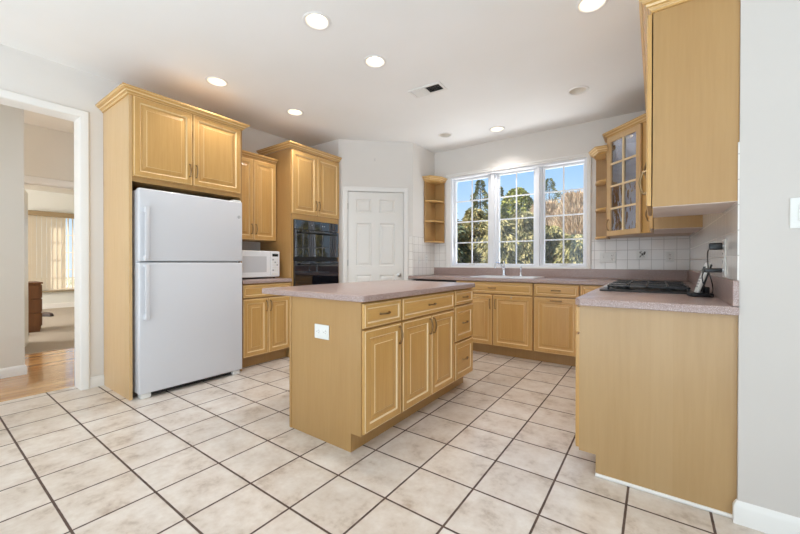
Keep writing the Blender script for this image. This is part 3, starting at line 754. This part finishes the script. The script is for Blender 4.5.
MB().lathe([(.022, 0), (.022, .005), (.015, .012), (.013, .045), (.010, .05), (0, .052)]).build('base', M['chrome'], t)
MB().lathe([(.009, .05), (.011, .075), (.013, .10), (.016, .118), (.013, .128), (0, .130)]).cyl((0, 0, .116), (0, -.022, .121), .011, .009).build('spray_head', M['chrome'], t)

# cooktop
t = thing('gas_cooktop', 'black gas cooktop with iron grates set into the corner worktop', 'cooktop', (0, 0, .921))
x0, x1, y0, y1 = CT
MB().plate(rrect(x0, x1, y0, y1, .018), [], .001, .010, round_top=.004).build('cooktop_base', M['black'], t)
bs = [(x0+.125, y0+.15, .045), (x1-.115, y0+.15, .036), (x0+.14, (y0+y1)/2+.02, .052), (x0+.125, y1-.15, .036), (x1-.115, y1-.15, .045), (x1-.10, (y0+y1)/2, .036)][:6]
bs = [bs[0], bs[1], ((x0+x1)/2+.02, (y0+y1)/2, .052), bs[3], bs[4]]
for bx_, by_, r in bs:
    o = MB().lathe([(r+.018, .010), (r+.018, .014), (r, .015), (r, .020), (0, .020)], (bx_, by_, 0)).build('burner', M['iron'], t)
    MB().lathe([(r*.8, .020), (r*.8, .024), (r*.6, .027), (0, .027)], (bx_, by_, 0)).build('burner_cap', M['iron'], o)
for k in range(3):
    a, b = y0+.02+k*(y1-y0-.04)/3+.003, y0+.02+(k+1)*(y1-y0-.04)/3-.003
    mb = MB(); xa, xb = x0+.045, x1-.02; h0, h1 = .030, .040
    mb.box(xa, xa+.012, a, b, h0, h1, bev=.002).box(xb-.012, xb, a, b, h0, h1, bev=.002).box(xa, xb, a, a+.012, h0, h1, bev=.002).box(xa, xb, b-.012, b, h0, h1, bev=.002)
    mc = (a+b)/2; xc = (xa+xb)/2
    mb.box(xa, xb, mc-.005, mc+.005, h0+.002, h1+.004, bev=.002)
    for xx in (xa+(xb-xa)*.25, xa+(xb-xa)*.75): mb.box(xx-.005, xx+.005, a, b, h0+.002, h1+.004, bev=.002)
    mb.box(xc-.006, xc+.006, a, b, h0, h1, bev=.002)
    for xx in (xa+.002, xb-.014):
        for yy in (a+.002, b-.014): mb.box(xx, xx+.010, yy, yy+.010, .0105, h0+.002)
    mb.build('grate', M['iron'], t)
for k in range(5):
    y = (y0+y1)/2-.20+k*.10
    MB().lathe([(.017, .0105), (.016, .022), (.010, .025), (0, .025)], (x0+.024, y, 0), seg=18).box(x0+.022, x0+.026, y-.015, y+.015, .022, .028).build('control_knob', M['greyplastic'], t)

# ---------------------------------------------------------------- right-hand wall cabinets
WZ = 1.372
def upper(label, ya, yb, z0, z1, doors, crown_path=None, name='wall_cabinet'):
    t = thing(name, label, 'cabinet', (-.012, yb, 0), -PI/2); w = yb-ya-.001
    MB().box(0, w, 0, .302, z0, z1, bev=.001).build('body', M['panel'], t)
    MB().box(.002, w-.002, .002, .302, z0-.003, z0-.0003).build('underside', M['underside'], t)
    n = doors; g = (w-.008)/n
    for i in range(n):
        a, b = .004+i*g+.001, .004+(i+1)*g-.001
        hx = (b-.025) if (n == 2 and i == 0) or n == 1 else a+.025
        door(t, a, b, z0+.006, z1-.012, ('v', hx, z0+.125), y=-.005)
    return t, w
t, w_ = upper('wall cabinet with the plain maple side, above the cordless phone', 2.080, 2.550, WZ, 2.305, 1)
crown(t, [(0, -.001), (w_, -.001), (w_, .301)], 2.293)
t, w_ = upper('short wall cabinet over the cooktop, between two longer ones', 2.551, 3.460, 1.62, 2.305, 2); crown(t, [(0, -.001), (w_, -.001)], 2.293)
t, w_ = upper('wall cabinet hung between the short cooktop cabinet and the glass-door corner cabinet', 3.461, 4.012, WZ, 2.305, 1); crown(t, [(0.0, -.001), (w_, -.001)], 2.293)
# corner cabinet with the glass door
A_, B_ = (-.412, 4.400), (-.034, 4.022)
t = thing('corner_wall_cabinet', 'diagonal corner wall cabinet with a wavy glass divided door', 'cabinet', (A_[0], A_[1], 0), -PI/4)
def W2L(x, y):
    c, s = math.cos(-PI/4), math.sin(-PI/4); X, Y = x-A_[0], y-A_[1]; return (X*c+Y*s, -X*s+Y*c)
z0, z1 = 1.385, 2.440
FW = math.hypot(B_[0]-A_[0], B_[1]-A_[1])
foot = [W2L(*A_), W2L(*B_), W2L(XR-.007, B_[1]), W2L(XR-.007, YW-.007), W2L(A_[0], YW-.007)]
foot_in = [(q[0], q[1]+.001) for q in foot[:2]]+foot[2:]
mb = MB()
mb.prism(foot, z0, z0+.018).prism(foot, z1-.018, z1)
def slab(mb, p, q, th, za, zb, mi=0):
    p, q = Vector(p), Vector(q); d = (q-p).normalized(); n = Vector((-d.y, d.x))*th
    mb.prism([p, q, q+n, p+n], za, zb, mi)
slab(mb, foot[4], foot[0], .016, z0+.018, z1-.018); slab(mb, foot[1], foot[2], .016, z0+.018, z1-.018); slab(mb, foot[2], foot[3], .012, z0+.018, z1-.018, 1); slab(mb, foot[3], foot[4], .012, z0+.018, z1-.018, 1)
mb.build('body', [M['panel'], M['inner']], t)
for z in (1.73, 2.08):
    sh = [(q[0]*.9+.05, q[1]*.9+.035) for q in foot]; MB().prism(sh, z, z+.018).build('shelf', M['inner'], t)
mb = MB().box(0, .018, -.0005, .02, z0, z1).box(FW-.095, FW, -.0005, .02, z0, z1); mb.build('face_frame', M['maple'], t)
dx0, dx1, dz0, dz1 = .006, FW-.098, z0+.003, z1-.014
s_ = .052
mb = MB()
for (a, b, c, d) in ((dx0, dx0+s_, dz0, dz1), (dx1-s_, dx1, dz0, dz1), (dx0+s_, dx1-s_, dz0, dz0+s_), (dx0+s_, dx1-s_, dz1-s_, dz1)): mb.box(a, b, -.022, -.002, c, d, bev=.002)
dr = mb.build('door', M['sidepanel'], t)
muntins(MB(), dx0+s_, dx1-s_, dz0+s_, dz1-s_, 2, 4, -.012, .018, .016).build('muntin', M['glaze'], dr)
MB().box(dx0+s_-.004, dx1-s_+.004, -.008, -.005, dz0+s_-.004, dz1-s_+.004).build('glass', M['wavy'], dr, smooth=False)
pull_v(dx0+.028, z0+.12, -.022, dr)
crown(t, [foot[4], foot[0], foot[1], foot[2]], z1-.012)

# ---------------------------------------------------------------- open end shelves
def end_shelf(label, loc, mirror, z0, z1, wdt=.150, dep=.300, cy_=True):
    """quarter-round shelves; solid side at local x=0 (depth dep towards -y), back along y=0, opening to +x (mirrored when asked)"""
    t = thing('open_corner_shelf', label, 'shelf', loc); sx = -1 if mirror else 1
    def bx(a, b, c, d, e, f): return (min(a*sx, b*sx), max(a*sx, b*sx), c, d, e, f)
    MB().box(*bx(0, .016, -dep, 0, z0, z1)).build('side_panel', M['panel'], t)
    MB().box(*bx(.0165, wdt, -.012, 0, z0, z1)).build('back_panel', M['panel'], t)
    h = (z1-z0)/3
    def plan():
        pts = [(.0165, -.0125), (.0165, -dep)]
        for k in range(9):
            a = PI/2*k/8; pts.append((.0165+(wdt-.0165)*(.25+.75*math.sin(a)), -.0125-(dep-.0125)*(math.cos(a)*.80+.0)-(.03 if k < 8 else 0)))
        pts.append((wdt, -.0125))
        return [(p*sx, q) for p, q in pts]
    for z in (z0, z0+h, z0+2*h-.005, z1-.018):
        MB().prism(plan(), z, z+.018).build('shelf_board', M['maple_h'], t)
    pth = [(0, 0)[::-1]]; 
    path = [(0, -dep), (wdt*.55, -dep), (wdt, -dep*.55), (wdt, 0)]
    if not mirror: crown(t, path[::1], z1-.008)
    else: crown(t, [(-p, q) for p, q in path][::-1], z1-.008)
    MB().prism([(p*sx, q) for p, q in ([(0, 0)]+path)], z1, z1+.012).build('top_panel', M['panel'], t)
    return t
end_shelf('open maple shelf unit hung in the corner between the pantry wall and the window', (PB[0]+.007, YW-.007, 0), False, 1.395, 2.285, wdt=.170)
end_shelf('open maple shelf unit attached to the glass-door corner cabinet beside the window', (A_[0]-.003, YW-.007, 0), True, 1.372, 2.300, wdt=.145)

# ---------------------------------------------------------------- outlets and small things on walls
def plate_on(name, label, cat, loc, rot, w, h, slots, group=None):
    t = thing(name, label, cat, loc, rot, group)
    MB().box(-w/2, w/2, -.006, 0, -h/2, h/2, bev=.002).build('cover_plate', M['plastic'], t)
    for kind, x in slots:
        if kind == 'switch':
            MB().box(x-.005, x+.005, -.014, -.0055, -.006, .010, bev=.002).build('toggle', M['plastic'], t)
        elif kind == 'rocker':
            MB().box(x-.016, x+.016, -.009, -.0055, -.033, .033, bev=.002).build('rocker', M['plastic'], t)
        else:
            for z in (-.020, .020):
                o = MB().lathe([(0, -.0085), (.0145, -.0085), (.016, -.0055)], (x, 0, z), axis='Y', seg=18).build('socket', M['trim'], t)
                MB().box(x-.008, x-.005, -.0092, -.0084, z-.002, z+.008).box(x+.005, x+.008, -.0092, -.0084, z-.002, z+.008).box(x-.002, x+.002, -.0092, -.0084, z-.010, z-.006).build('slot', M['dark'], o)
    return t
yb = YW-T-.0005
plate_on('switch_plate', 'white triple plate of two toggles and an outlet beside the window', 'switch plate', (-.440, yb, 1.165), 0, .160, .115, [('switch', -.045), ('switch', 0), ('outlet', .045)])
plate_on('wall_outlet', 'white duplex outlet on the tiled window wall near the corner', 'outlet', (.125, yb, 1.170), 0, .072, .115, [('outlet', 0)])
plate_on('wall_outlet', 'white outlet on the tiled short wall under the open shelf by the pantry', 'outlet', (PB[0]+T+.0005, 4.44, 1.16), PI/2, .072, .115, [('outlet', 0)])
plate_on('phone_jack', 'small white wall plate on the tiled short wall next to an outlet', 'wall plate', (PB[0]+T+.0005, 4.25, 1.13), PI/2, .04, .09, [('switch', 0)])
plate_on('wall_outlet', 'white outlet on the tiled cooktop wall behind the plugged-in black adapters', 'outlet', (XR-T-.0005, 2.40, 1.13), -PI/2, .072, .19, [('outlet', 0)])
plate_on('light_switch', 'white rocker switch plate on the plain grey wall around the corner', 'switch', (.497, YN-.0005, 1.305), 0, .122, .122, [('rocker', -.023), ('rocker', .023)])
# painted herb tile
t = thing('painted_tile', 'single white wall tile painted with a small dark herb sprig', 'tile', (-.115, yb, 1.193))
MB().box(-.052, .052, -.0012, 0, -.052, .052, bev=.0005).build('tile_face', M['plastic'], t)
M['herb'] = mat('herb_ink', lin(70, 66, 60), .5)
mb = MB(); random.seed(3)
mb.tube([(-.022, -.0018, -.03), (-.008, -.0018, -.005), (.004, -.0018, .012), (.024, -.0018, .032)], .0016, 6); mb.tube([(.02, -.0018, -.028), (.008, -.0018, -.008), (-.004, -.0018, .006), (-.018, -.0018, .014)], .0014, 6)
for k in range(15):
    a = random.uniform(0, 2*PI); c = (random.uniform(-.022, .026), random.uniform(-.022, .034)); l_ = random.uniform(.007, .012)
    mb.bm.faces.new([mb.bm.verts.new((c[0]+math.cos(a+q)*l_*s, -.0019, c[1]+math.sin(a+q)*l_*s)) for q, s in ((0, 1), (PI/2, .4), (PI, 1), (-PI/2, .4))])
mb.build('herb_motif', M['herb'], t)

# cordless phone, adapters
t = thing('cordless_phone', 'slim white cordless handset standing in a black cradle on the worktop', 'telephone', (.200, 2.560, .9212), math.radians(-78))
MB().plate(rrect(-.045, .055, -.05, .05, .018), [], .001, .022, round_top=.007).build('cradle', M['black'], t)
mb = MB(); 
mb.box(-.024, .024, -.004, .011, 0, .175, bev=.005, seg=2); o = mb.build('handset', M['plastic'], t); o.location = (0, -.018, .020); o.rotation_euler = (math.radians(-17), 0, 0)
MB().box(-.022, .022, .0112, .020, .012, .168, bev=.003).build('handset_back', M['black'], o)
MB().box(-.016, .016, -.0055, -.0035, .115, .150).build('screen', M['screen'], o)
for j in range(4):
    for i in range(3): MB().box(-.015+i*.011, -.007+i*.011, -.0055, -.0035, .03+j*.016, .040+j*.016, bev=.001).build('key', M['greyplastic'], o)
MB().box(-.032, .032, .014, .036, .0205, .055, bev=.006, seg=2).build('cradle_back', M['black'], t)
def adapter(label, y, z, wd, ht, dp, cord):
    t = thing('power_adapter', label, 'power adapter', (XR-T-.012, y, z), -PI/2)
    MB().box(-wd/2, wd/2, -dp, 0, -ht/2, ht/2, bev=.005, seg=2).build('body', M['black'], t)
    MB().box(-.008, -.005, .0003, .0055, -.004, .006).box(.005, .008, .0003, .0055, -.004, .006).build('prong', M['nickel'], t)
    inv = lambda p: ((-(p[1]-y)), (p[0]-(XR-T-.012)), p[2]-z)
    MB().tube([inv(p) for p in cord], .0028, 8).build('cord', M['black'], t)
def curve(pts, n=8):
    o = []; P_ = [Vector(p) for p in pts]
    for i in range(len(P_)-1):
        p0 = P_[max(i-1, 0)]; p1 = P_[i]; p2 = P_[i+1]; p3 = P_[min(i+2, len(P_)-1)]
        for k in range(n):
            u = k/n; o.append(.5*((2*p1)+(p2-p0)*u+(2*p0-5*p1+4*p2-p3)*u*u+(3*p1-p0-3*p2+p3)*u**3))
    o.append(P_[-1]); return o
adapter('upper black power adapter plugged into the outlet above the phone', 2.40, 1.190, .050, .034, .052, curve([(.232, 2.425, 1.187), (.222, 2.445, 1.16), (.226, 2.45, 1.07), (.240, 2.44, 1.00), (.250, 2.52, .950), (.240, 2.60, .930)]))
adapter('lower black power adapter plugged in just above the worktop', 2.40, 1.068, .040, .022, .070, curve([(.206, 2.42, 1.066), (.200, 2.44, 1.03), (.212, 2.44, .975), (.236, 2.46, .935), (.252, 2.53, .928)]))

# ---------------------------------------------------------------- ceiling: recessed lights, air vent
M['bulb_on'] = mat('lit_lamp', (1, 1, 1, 1), .5, emit=(1.0, .88, .68, 1), strength=4.5)
M['bulb_off'] = mat('unlit_lamp', lin(214, 212, 206), .4)
M['can'] = mat('white_baffle', lin(238, 232, 222), .5)
names = ['lit recessed ceiling light, the larger looking of the two in line above the island', 'lit recessed ceiling light farther along above the island, toward the window', 'lit recessed ceiling light in front of the refrigerator enclosure', 'lit recessed ceiling light in front of the wall oven tower', 'lit recessed ceiling light above the sink by the window wall', 'unlit recessed ceiling light near the glass-door corner cabinet', 'unlit recessed ceiling light near the open shelf by the pantry', 'lit recessed ceiling light near the plain-sided wall cabinet']
for (x, y, on), nm in zip(LIGHTS, names):
    t = thing('recessed_light', nm, 'ceiling light', (x, y, CZ), 0, 'recessed ceiling lights')
    mb = MB(); prof = [(.095, -.001), (.093, -.006), (.080, -.008), (.074, -.004), (.072, .002)]
    mb.lathe(prof + [(.0735, .002), (.076, -.0005), (.095, -.0005)], seg=36, caps=False); 
    mb.build('trim_ring', M['trim'], t)
    mb = MB(); seg = 36; rr = []
    for r, z in ((.0725, .002), (.068, .05), (.058, .10), (.058, .112)):
        rr.append([mb.bm.verts.new((r*math.cos(2*PI*k/seg), r*math.sin(2*PI*k/seg), z)) for k in range(seg)])
    for a, b in zip(rr, rr[1:]):
        for k in range(seg): mb.bm.faces.new((a[k], b[k], b[(k+1) % seg], a[(k+1) % seg]))
    mb.bm.faces.new(rr[-1]); mb.build('baffle', M['can'], t)
    MB().lathe([(0, .045), (.030, .048), (.046, .060), (.048, .075), (.030, .108), (0, .110)], seg=28).build('bulb', M['bulb_on'] if on else M['bulb_off'], t)
    if on:
        d = bpy.data.lights.new('lamp_glow', 'SPOT'); d.energy = 31; d.color = (1.0, .96, .93); d.spot_size = math.radians(128); d.spot_blend = 0.9; d.shadow_soft_size = .05
        lo = bpy.data.objects.new('lamp_glow', d); col.objects.link(lo); lo.parent = t; lo.location = (0, 0, -.012)
t = thing('ceiling_vent', 'white rectangular air vent with louvres in the ceiling above the island', 'vent', (-1.775, 2.925, CZ), math.radians(3))
MB().box(-.17, .17, -.085, -.060, -.010, -.0005, bev=.002).box(-.17, .17, .060, .085, -.010, -.0005, bev=.002).box(-.17, -.145, -.060, .060, -.010, -.0005, bev=.002).box(.145, .17, -.060, .060, -.010, -.0005, bev=.002).build('frame', M['trim'], t)
MB().box(-.145, .145, -.06, .06, -.0015, -.0005).build('backing', M['dark'], t)
mb = MB()
for k in range(8):
    y = -.053+k*.015
    for sx in (-1, 1):
        ya, yb_ = (y, y+.012) if sx > 0 else (y+.013, y-.001)
        v = [(sx*.004, ya, -.009), (sx*.143, ya, -.009), (sx*.143, yb_, -.003), (sx*.004, yb_, -.003)]
        mb.bm.faces.new([mb.bm.verts.new(q) for q in v])
mb.box(-.004, .004, -.06, .06, -.010, -.002); mb.build('louvre', M['trim'], t)

# ---------------------------------------------------------------- hall and far room furnishing
t = thing('open_door', 'white door standing open at the entrance of the carpeted room', 'door', (-6.215, .815, .01), math.radians(180-13))
MB().box(0, .75, -.017, .017, 0, 2.03, bev=.002).build('door_slab', M['doorpaint'], t)
MB().lathe([(.026, .018), (.026, .022), (.010, .028), (.012, .045), (.027, .06), (.022, .075), (0, .078)], (.69, 0, .94), axis='Y').build('door_knob', M['bronze'], t)
for z in (.25, 1.0, 1.8): MB().cyl((0, -.022, z-.045), (0, -.022, z+.045), .007, seg=12).build('hinge', M['nickel'], t)
t = thing('desk', 'brown wooden desk with drawers in the carpeted far room', 'desk', (-7.90, .50, .004))
MB().box(-.5, .02, -.30, .80, .755, .782, bev=.004).build('desk_top', M['walnut'], t)
MB().box(-.48, 0, .44, .78, .04, .754, bev=.002).build('pedestal', M['walnut'], t)
for z in (.09, .31, .53):
    o = MB().box(.0005, .016, .455, .765, z, z+.205, bev=.003).build('drawer', M['walnut'], t); MB().lathe([(0, .034), (.012, .030), (.006, .018), (.006, .016)], (0, .61, z+.10), axis='X', seg=12).build('knob', M['bronze'], o)
for z in (.09, .31, .53):
    o = MB().box(-.46, -.02, .7805, .796, z, z+.205, bev=.003).build('drawer', M['walnut'], t); MB().lathe([(.006, .796), (.006, .80), (.012, .812), (0, .816)], (-.24, 0, z+.10), axis='Y', seg=12).build('knob', M['bronze'], o)
MB().box(-.47, -.01, .45, .77, 0, .0395).build('plinth', M['walnut'], t)
def shoe(label, loc, rot):
    t = thing('shoe', label, 'shoe', loc, rot)
    mb = MB(); mb.plate([(p[0]*1.0, p[1]) for p in rrect(-.13, .13, -.042, .042, .038)], [], 0, .018, round_top=.004); mb.build('sole', M['black'], t)
    mb = MB(); prev = None
    for s, z in ((1, .018), (.98, .04), (.86, .065), (.55, .08)):
        q = [mb.bm.verts.new((p[0]*s-(1-s)*.09, p[1]*(.6+.4*s), z)) for p in rrect(-.125, .125, -.04, .04, .036)]
        if prev:
            for i in range(len(q)): mb.bm.faces.new((prev[i], prev[(i+1) % len(q)], q[(i+1) % len(q)], q[i]))
        prev = q
    mb.bm.faces.new(prev); mb.build('upper', mat('dark_leather', lin(58, 40, 32), .5), t)
shoe('dark shoe lying on the carpet under the window blinds', (-10.0, 1.70, .005), .6)
shoe('dark shoe lying on the carpet at the foot of the brown desk', (-7.62, 1.00, .005), 2.2)

wn2 = thing('window_2', None, None, (-11.6, 0, 0), PI/2, kind='structure')
frame(MB(), 1.702, 3.698, .452, 2.218, .05, .02, .10).box(2.66, 2.74, .02, .10, .50, 2.17).build('window_frame', M['vinyl'], wn2)
muntins(MB(), 1.752, 2.66, .50, 2.17, 3, 4, .06, .02, .02).build('muntin', M['vinyl'], wn2); muntins(MB(), 2.74, 3.65, .50, 2.17, 3, 4, .06, .02, .02).build('muntin', M['vinyl'], wn2)
MB().box(1.752, 3.648, .062, .066, .50, 2.17).build('glass', M['glass'], wn2, smooth=False)
M['blind'] = mat('blind_fabric', lin(236, 228, 214), .8, spec=.1)
M['blind'].node_tree.nodes['Principled BSDF'].inputs['Transmission Weight'].default_value = 0.0
def translucent(name, c):
    m = bpy.data.materials.new(name); m.use_nodes = True; nt = m.node_tree; nt.nodes.clear()
    o = nt.nodes.new('ShaderNodeOutputMaterial'); mx = nt.nodes.new('ShaderNodeMixShader'); a = nt.nodes.new('ShaderNodeBsdfDiffuse'); b = nt.nodes.new('ShaderNodeBsdfTranslucent')
    a.inputs[0].default_value = c; b.inputs[0].default_value = c; mx.inputs[0].default_value = .5
    nt.links.new(a.outputs[0], mx.inputs[1]); nt.links.new(b.outputs[0], mx.inputs[2]); nt.links.new(mx.outputs[0], o.inputs[0]); return m
M['blind'] = translucent('blind_fabric', lin(240, 232, 218))
t = thing('vertical_blinds', 'cream vertical blinds with a tan headrail on the far room window', 'blinds', (-11.6, 0, 0), PI/2)
MB().box(1.62, 3.78, -.16, -.02, 2.16, 2.27, bev=.004).build('headrail', mat('tan_rail', lin(150, 130, 98), .6), t)
MB().box(1.62, 3.78, -.10, -.0, .395, .44, bev=.004).build('sill', mat('tan_sill', lin(150, 136, 112), .6), t)
mb = MB()
for k in range(25):
    x = 1.67+k*.083; a = math.radians(18 if k < 8 else 62)
    mb.rbox(x, -.09, .089, .0012, .45, 2.16, a)
mb.build('slat', M['blind'], t)

# ---------------------------------------------------------------- outside
M['lawn'] = mat('winter_lawn', rough=.95); tt = NT(M['lawn']); n = tt.noise(tt.wpos(), 1.4, 4); tt.l(tt.ramp(n, (.35, lin(118, 118, 72)), (.52, lin(156, 146, 104)), (.66, lin(214, 214, 214))), tt.b.inputs['Base Color'])
struct('exterior_ground', MB().box(-45, 30, 4.84, 60, -.5, -.35), M['lawn'])
struct('exterior_ground_far', MB().box(-60, -11.8, -30, 4.83, -.5, -.35), M['lawn'])
def leafmat(name, cols):
    m = mat(name, rough=.8, spec=.2); t = NT(m); g = t.n('ShaderNodeNewGeometry')
    t.l(t.ramp(g.outputs['Random Per Island'], *[(i/(len(cols)-1), c) for i, c in enumerate(cols)]), t.b.inputs['Base Color']); return m
M['fir'] = leafmat('fir_needles', [lin(44, 58, 44), lin(92, 104, 66), lin(150, 146, 92), lin(70, 84, 66)])
M['weep'] = leafmat('weeping_foliage', [lin(72, 78, 52), lin(140, 134, 86), lin(178, 164, 116), lin(66, 76, 58)])
M['firweep'] = leafmat('dark_weeping_foliage', [lin(40, 52, 52), lin(76, 88, 68), lin(120, 124, 84), lin(52, 66, 62)])
M['twig'] = leafmat('bare_twigs', [lin(132, 104, 80), lin(186, 158, 128), lin(214, 190, 158), lin(110, 96, 66)])
M['leafy'] = leafmat('olive_leaves', [lin(104, 114, 52), lin(150, 152, 78), lin(88, 98, 50), lin(176, 168, 98)])
M['bark'] = mat('bark', lin(84, 66, 52), .9)
def tree(name, label, kind, x, y, h, r, m, n=5000, seed=1, cat='tree'):
    rnd = random.Random(seed); t = thing(name, label, cat, (x, y, -.36))
    MB().cyl((0, 0, 0), (0, 0, h*.93), .05+h*.018, .015, seg=8).build('trunk', M['bark'], t)
    mb = MB(); bm = mb.bm
    for i in range(n):
        u = rnd.random()
        if kind == 'fir':
            z = h*(.05+.95*(1-math.sqrt(1-u*.985)) if rnd.random() < .5 else .05+.95*u)
            zz = min(z/h, 1); rr = r*(1-zz)**.8*(0.72+.28*math.sin(zz*46+rnd.random()))+.04
            a = rnd.random()*2*PI; q = rr*(.45+.55*rnd.random()**.5); L_, W_ = .12+.10*rnd.random(), .030
            d = Vector((math.cos(a), math.sin(a), -.35+.5*rnd.random())); z = z
        elif kind == 'weep':
            zz = rnd.random(); z = h*(.02+.98*zz); rr = r*math.sqrt(max(.02, 1-(max(0, zz-.55)/.46)**2))*(.85+.15*math.sin(zz*23+seed))
            a = rnd.random()*2*PI; rr *= .8+.2*math.sin(a*5+seed)*math.sin(zz*14+seed); q = rr*(.6+.4*rnd.random()**.5); L_, W_ = .12+.14*rnd.random(), .030
            d = Vector((math.cos(a)*.5, math.sin(a)*.5, -1+.9*rnd.random()))
        elif kind == 'round':
            zz = rnd.random(); z = h*(.15+.85*zz); rr = r*math.sqrt(max(.02, 1-((zz-.5)/.51)**2))
            a = rnd.random()*2*PI; q = rr*(.6+.4*rnd.random()**.5); L_, W_ = .12+.08*rnd.random(), .07
            d = Vector((rnd.uniform(-1, 1), rnd.uniform(-1, 1), rnd.uniform(-1, 1)))
        else:
            zz = rnd.random(); z = h*(.03+.97*zz); rr = r*(.35+.75*math.sin(PI*min(1, .25+zz*.72)))*(.85+.15*rnd.random())
            a = rnd.random()*2*PI; q = rr*rnd.random()**.6; L_, W_ = .20+.22*rnd.random(), .014
            d = Vector((math.cos(a)*.5, math.sin(a)*.5, 1.0+rnd.uniform(-.6, .5)))
        p = Vector((math.cos(a)*q, math.sin(a)*q, z)); d.normalize(); s = d.cross(Vector((rnd.uniform(-1, 1), rnd.uniform(-1, 1), rnd.uniform(-1, 1))))
        if s.length < .05: continue
        s = s.normalized()*W_; e = p+d*L_
        if e.z < 0: continue
        bm.faces.new([bm.verts.new(k) for k in (p, p+d*L_*.4+s, e, p+d*L_*.4-s)])
    bmn = mb.build('foliage', m, t, smooth=False)
    return t
tree('fir_tree', 'pointed dark fir rising in the window unit beside the pantry', 'fir', -8.89, 21.00, 6.59, 2.06, M['fir'], 9000, 1)
tree('fir_tree', 'bushy fir at the pantry edge of the middle window unit', 'fir', -9.32, 25.50, 7.04, 2.49, M['fir'], 9000, 2)
tree('round_tree', 'small olive-green round-topped tree in the middle window unit', 'round', -7.28, 23.20, 6.20, 1.23, M['leafy'], 9000, 3)
tree('fir_tree', 'tall fir behind bare brown branches, beside the corner cabinet', 'fir', -7.11, 31.00, 8.38, 3.79, M['fir'], 10000, 4)
tree('bare_tree', 'bare brown twiggy tree in the window unit beside the corner cabinet', 'twig', -4.69, 19.60, 4.47, 1.20, M['twig'], 14000, 5)
tree('bare_tree', 'broader bare brown tree near the window edge by the corner cabinet', 'twig', -2.72, 16.80, 4.28, 1.15, M['twig'], 15000, 6)
tree('fir_tree', 'dark fir partly hidden by the open shelf beside the pantry', 'fir', -9.01, 17.00, 4.89, 1.39, M['fir'], 8000, 7)
tree('weeping_evergreen', 'dark weeping evergreen low in the window unit by the pantry', 'weep', -6.59, 12.60, 3.26, 0.87, M['firweep'], 8000, 8)
tree('weeping_evergreen', 'weeping evergreen just below the pointed fir', 'weep', -6.46, 14.60, 3.82, 1.01, M['weep'], 8000, 9)
tree('weeping_evergreen', 'yellow-green weeping evergreen low in the middle window unit', 'weep', -3.84, 10.60, 2.77, 0.70, M['weep'], 8000, 10)
tree('weeping_evergreen', 'yellow-green weeping evergreen between the middle unit and the bare trees', 'weep', -3.75, 12.60, 3.25, 0.77, M['weep'], 8000, 11)
tree('weeping_evergreen', 'pale weeping evergreen at the foot of the bare brown trees', 'weep', -3.22, 14.20, 2.87, 0.87, M['weep'], 8000, 12)
tree('weeping_evergreen', 'low pale weeping evergreen at the window edge by the corner cabinet', 'weep', -1.72, 10.60, 2.23, 0.65, M['weep'], 7000, 13)
for k_, (x_, y_) in enumerate([(0.4, 13.8), (2.9, 12.6), (5.3, 13.2), (7.9, 12.4), (10.6, 12.8)]):
    tree('weeping_evergreen', ['weeping evergreen standing just beyond the window edge, past the bare trees', 'second weeping evergreen past the bare trees', 'third weeping evergreen past the bare trees', 'fourth weeping evergreen past the bare trees', 'last weeping evergreen of the garden row'][k_], 'weep', x_, y_, 3.6, 1.0, M['weep'], 4000, 30+k_)
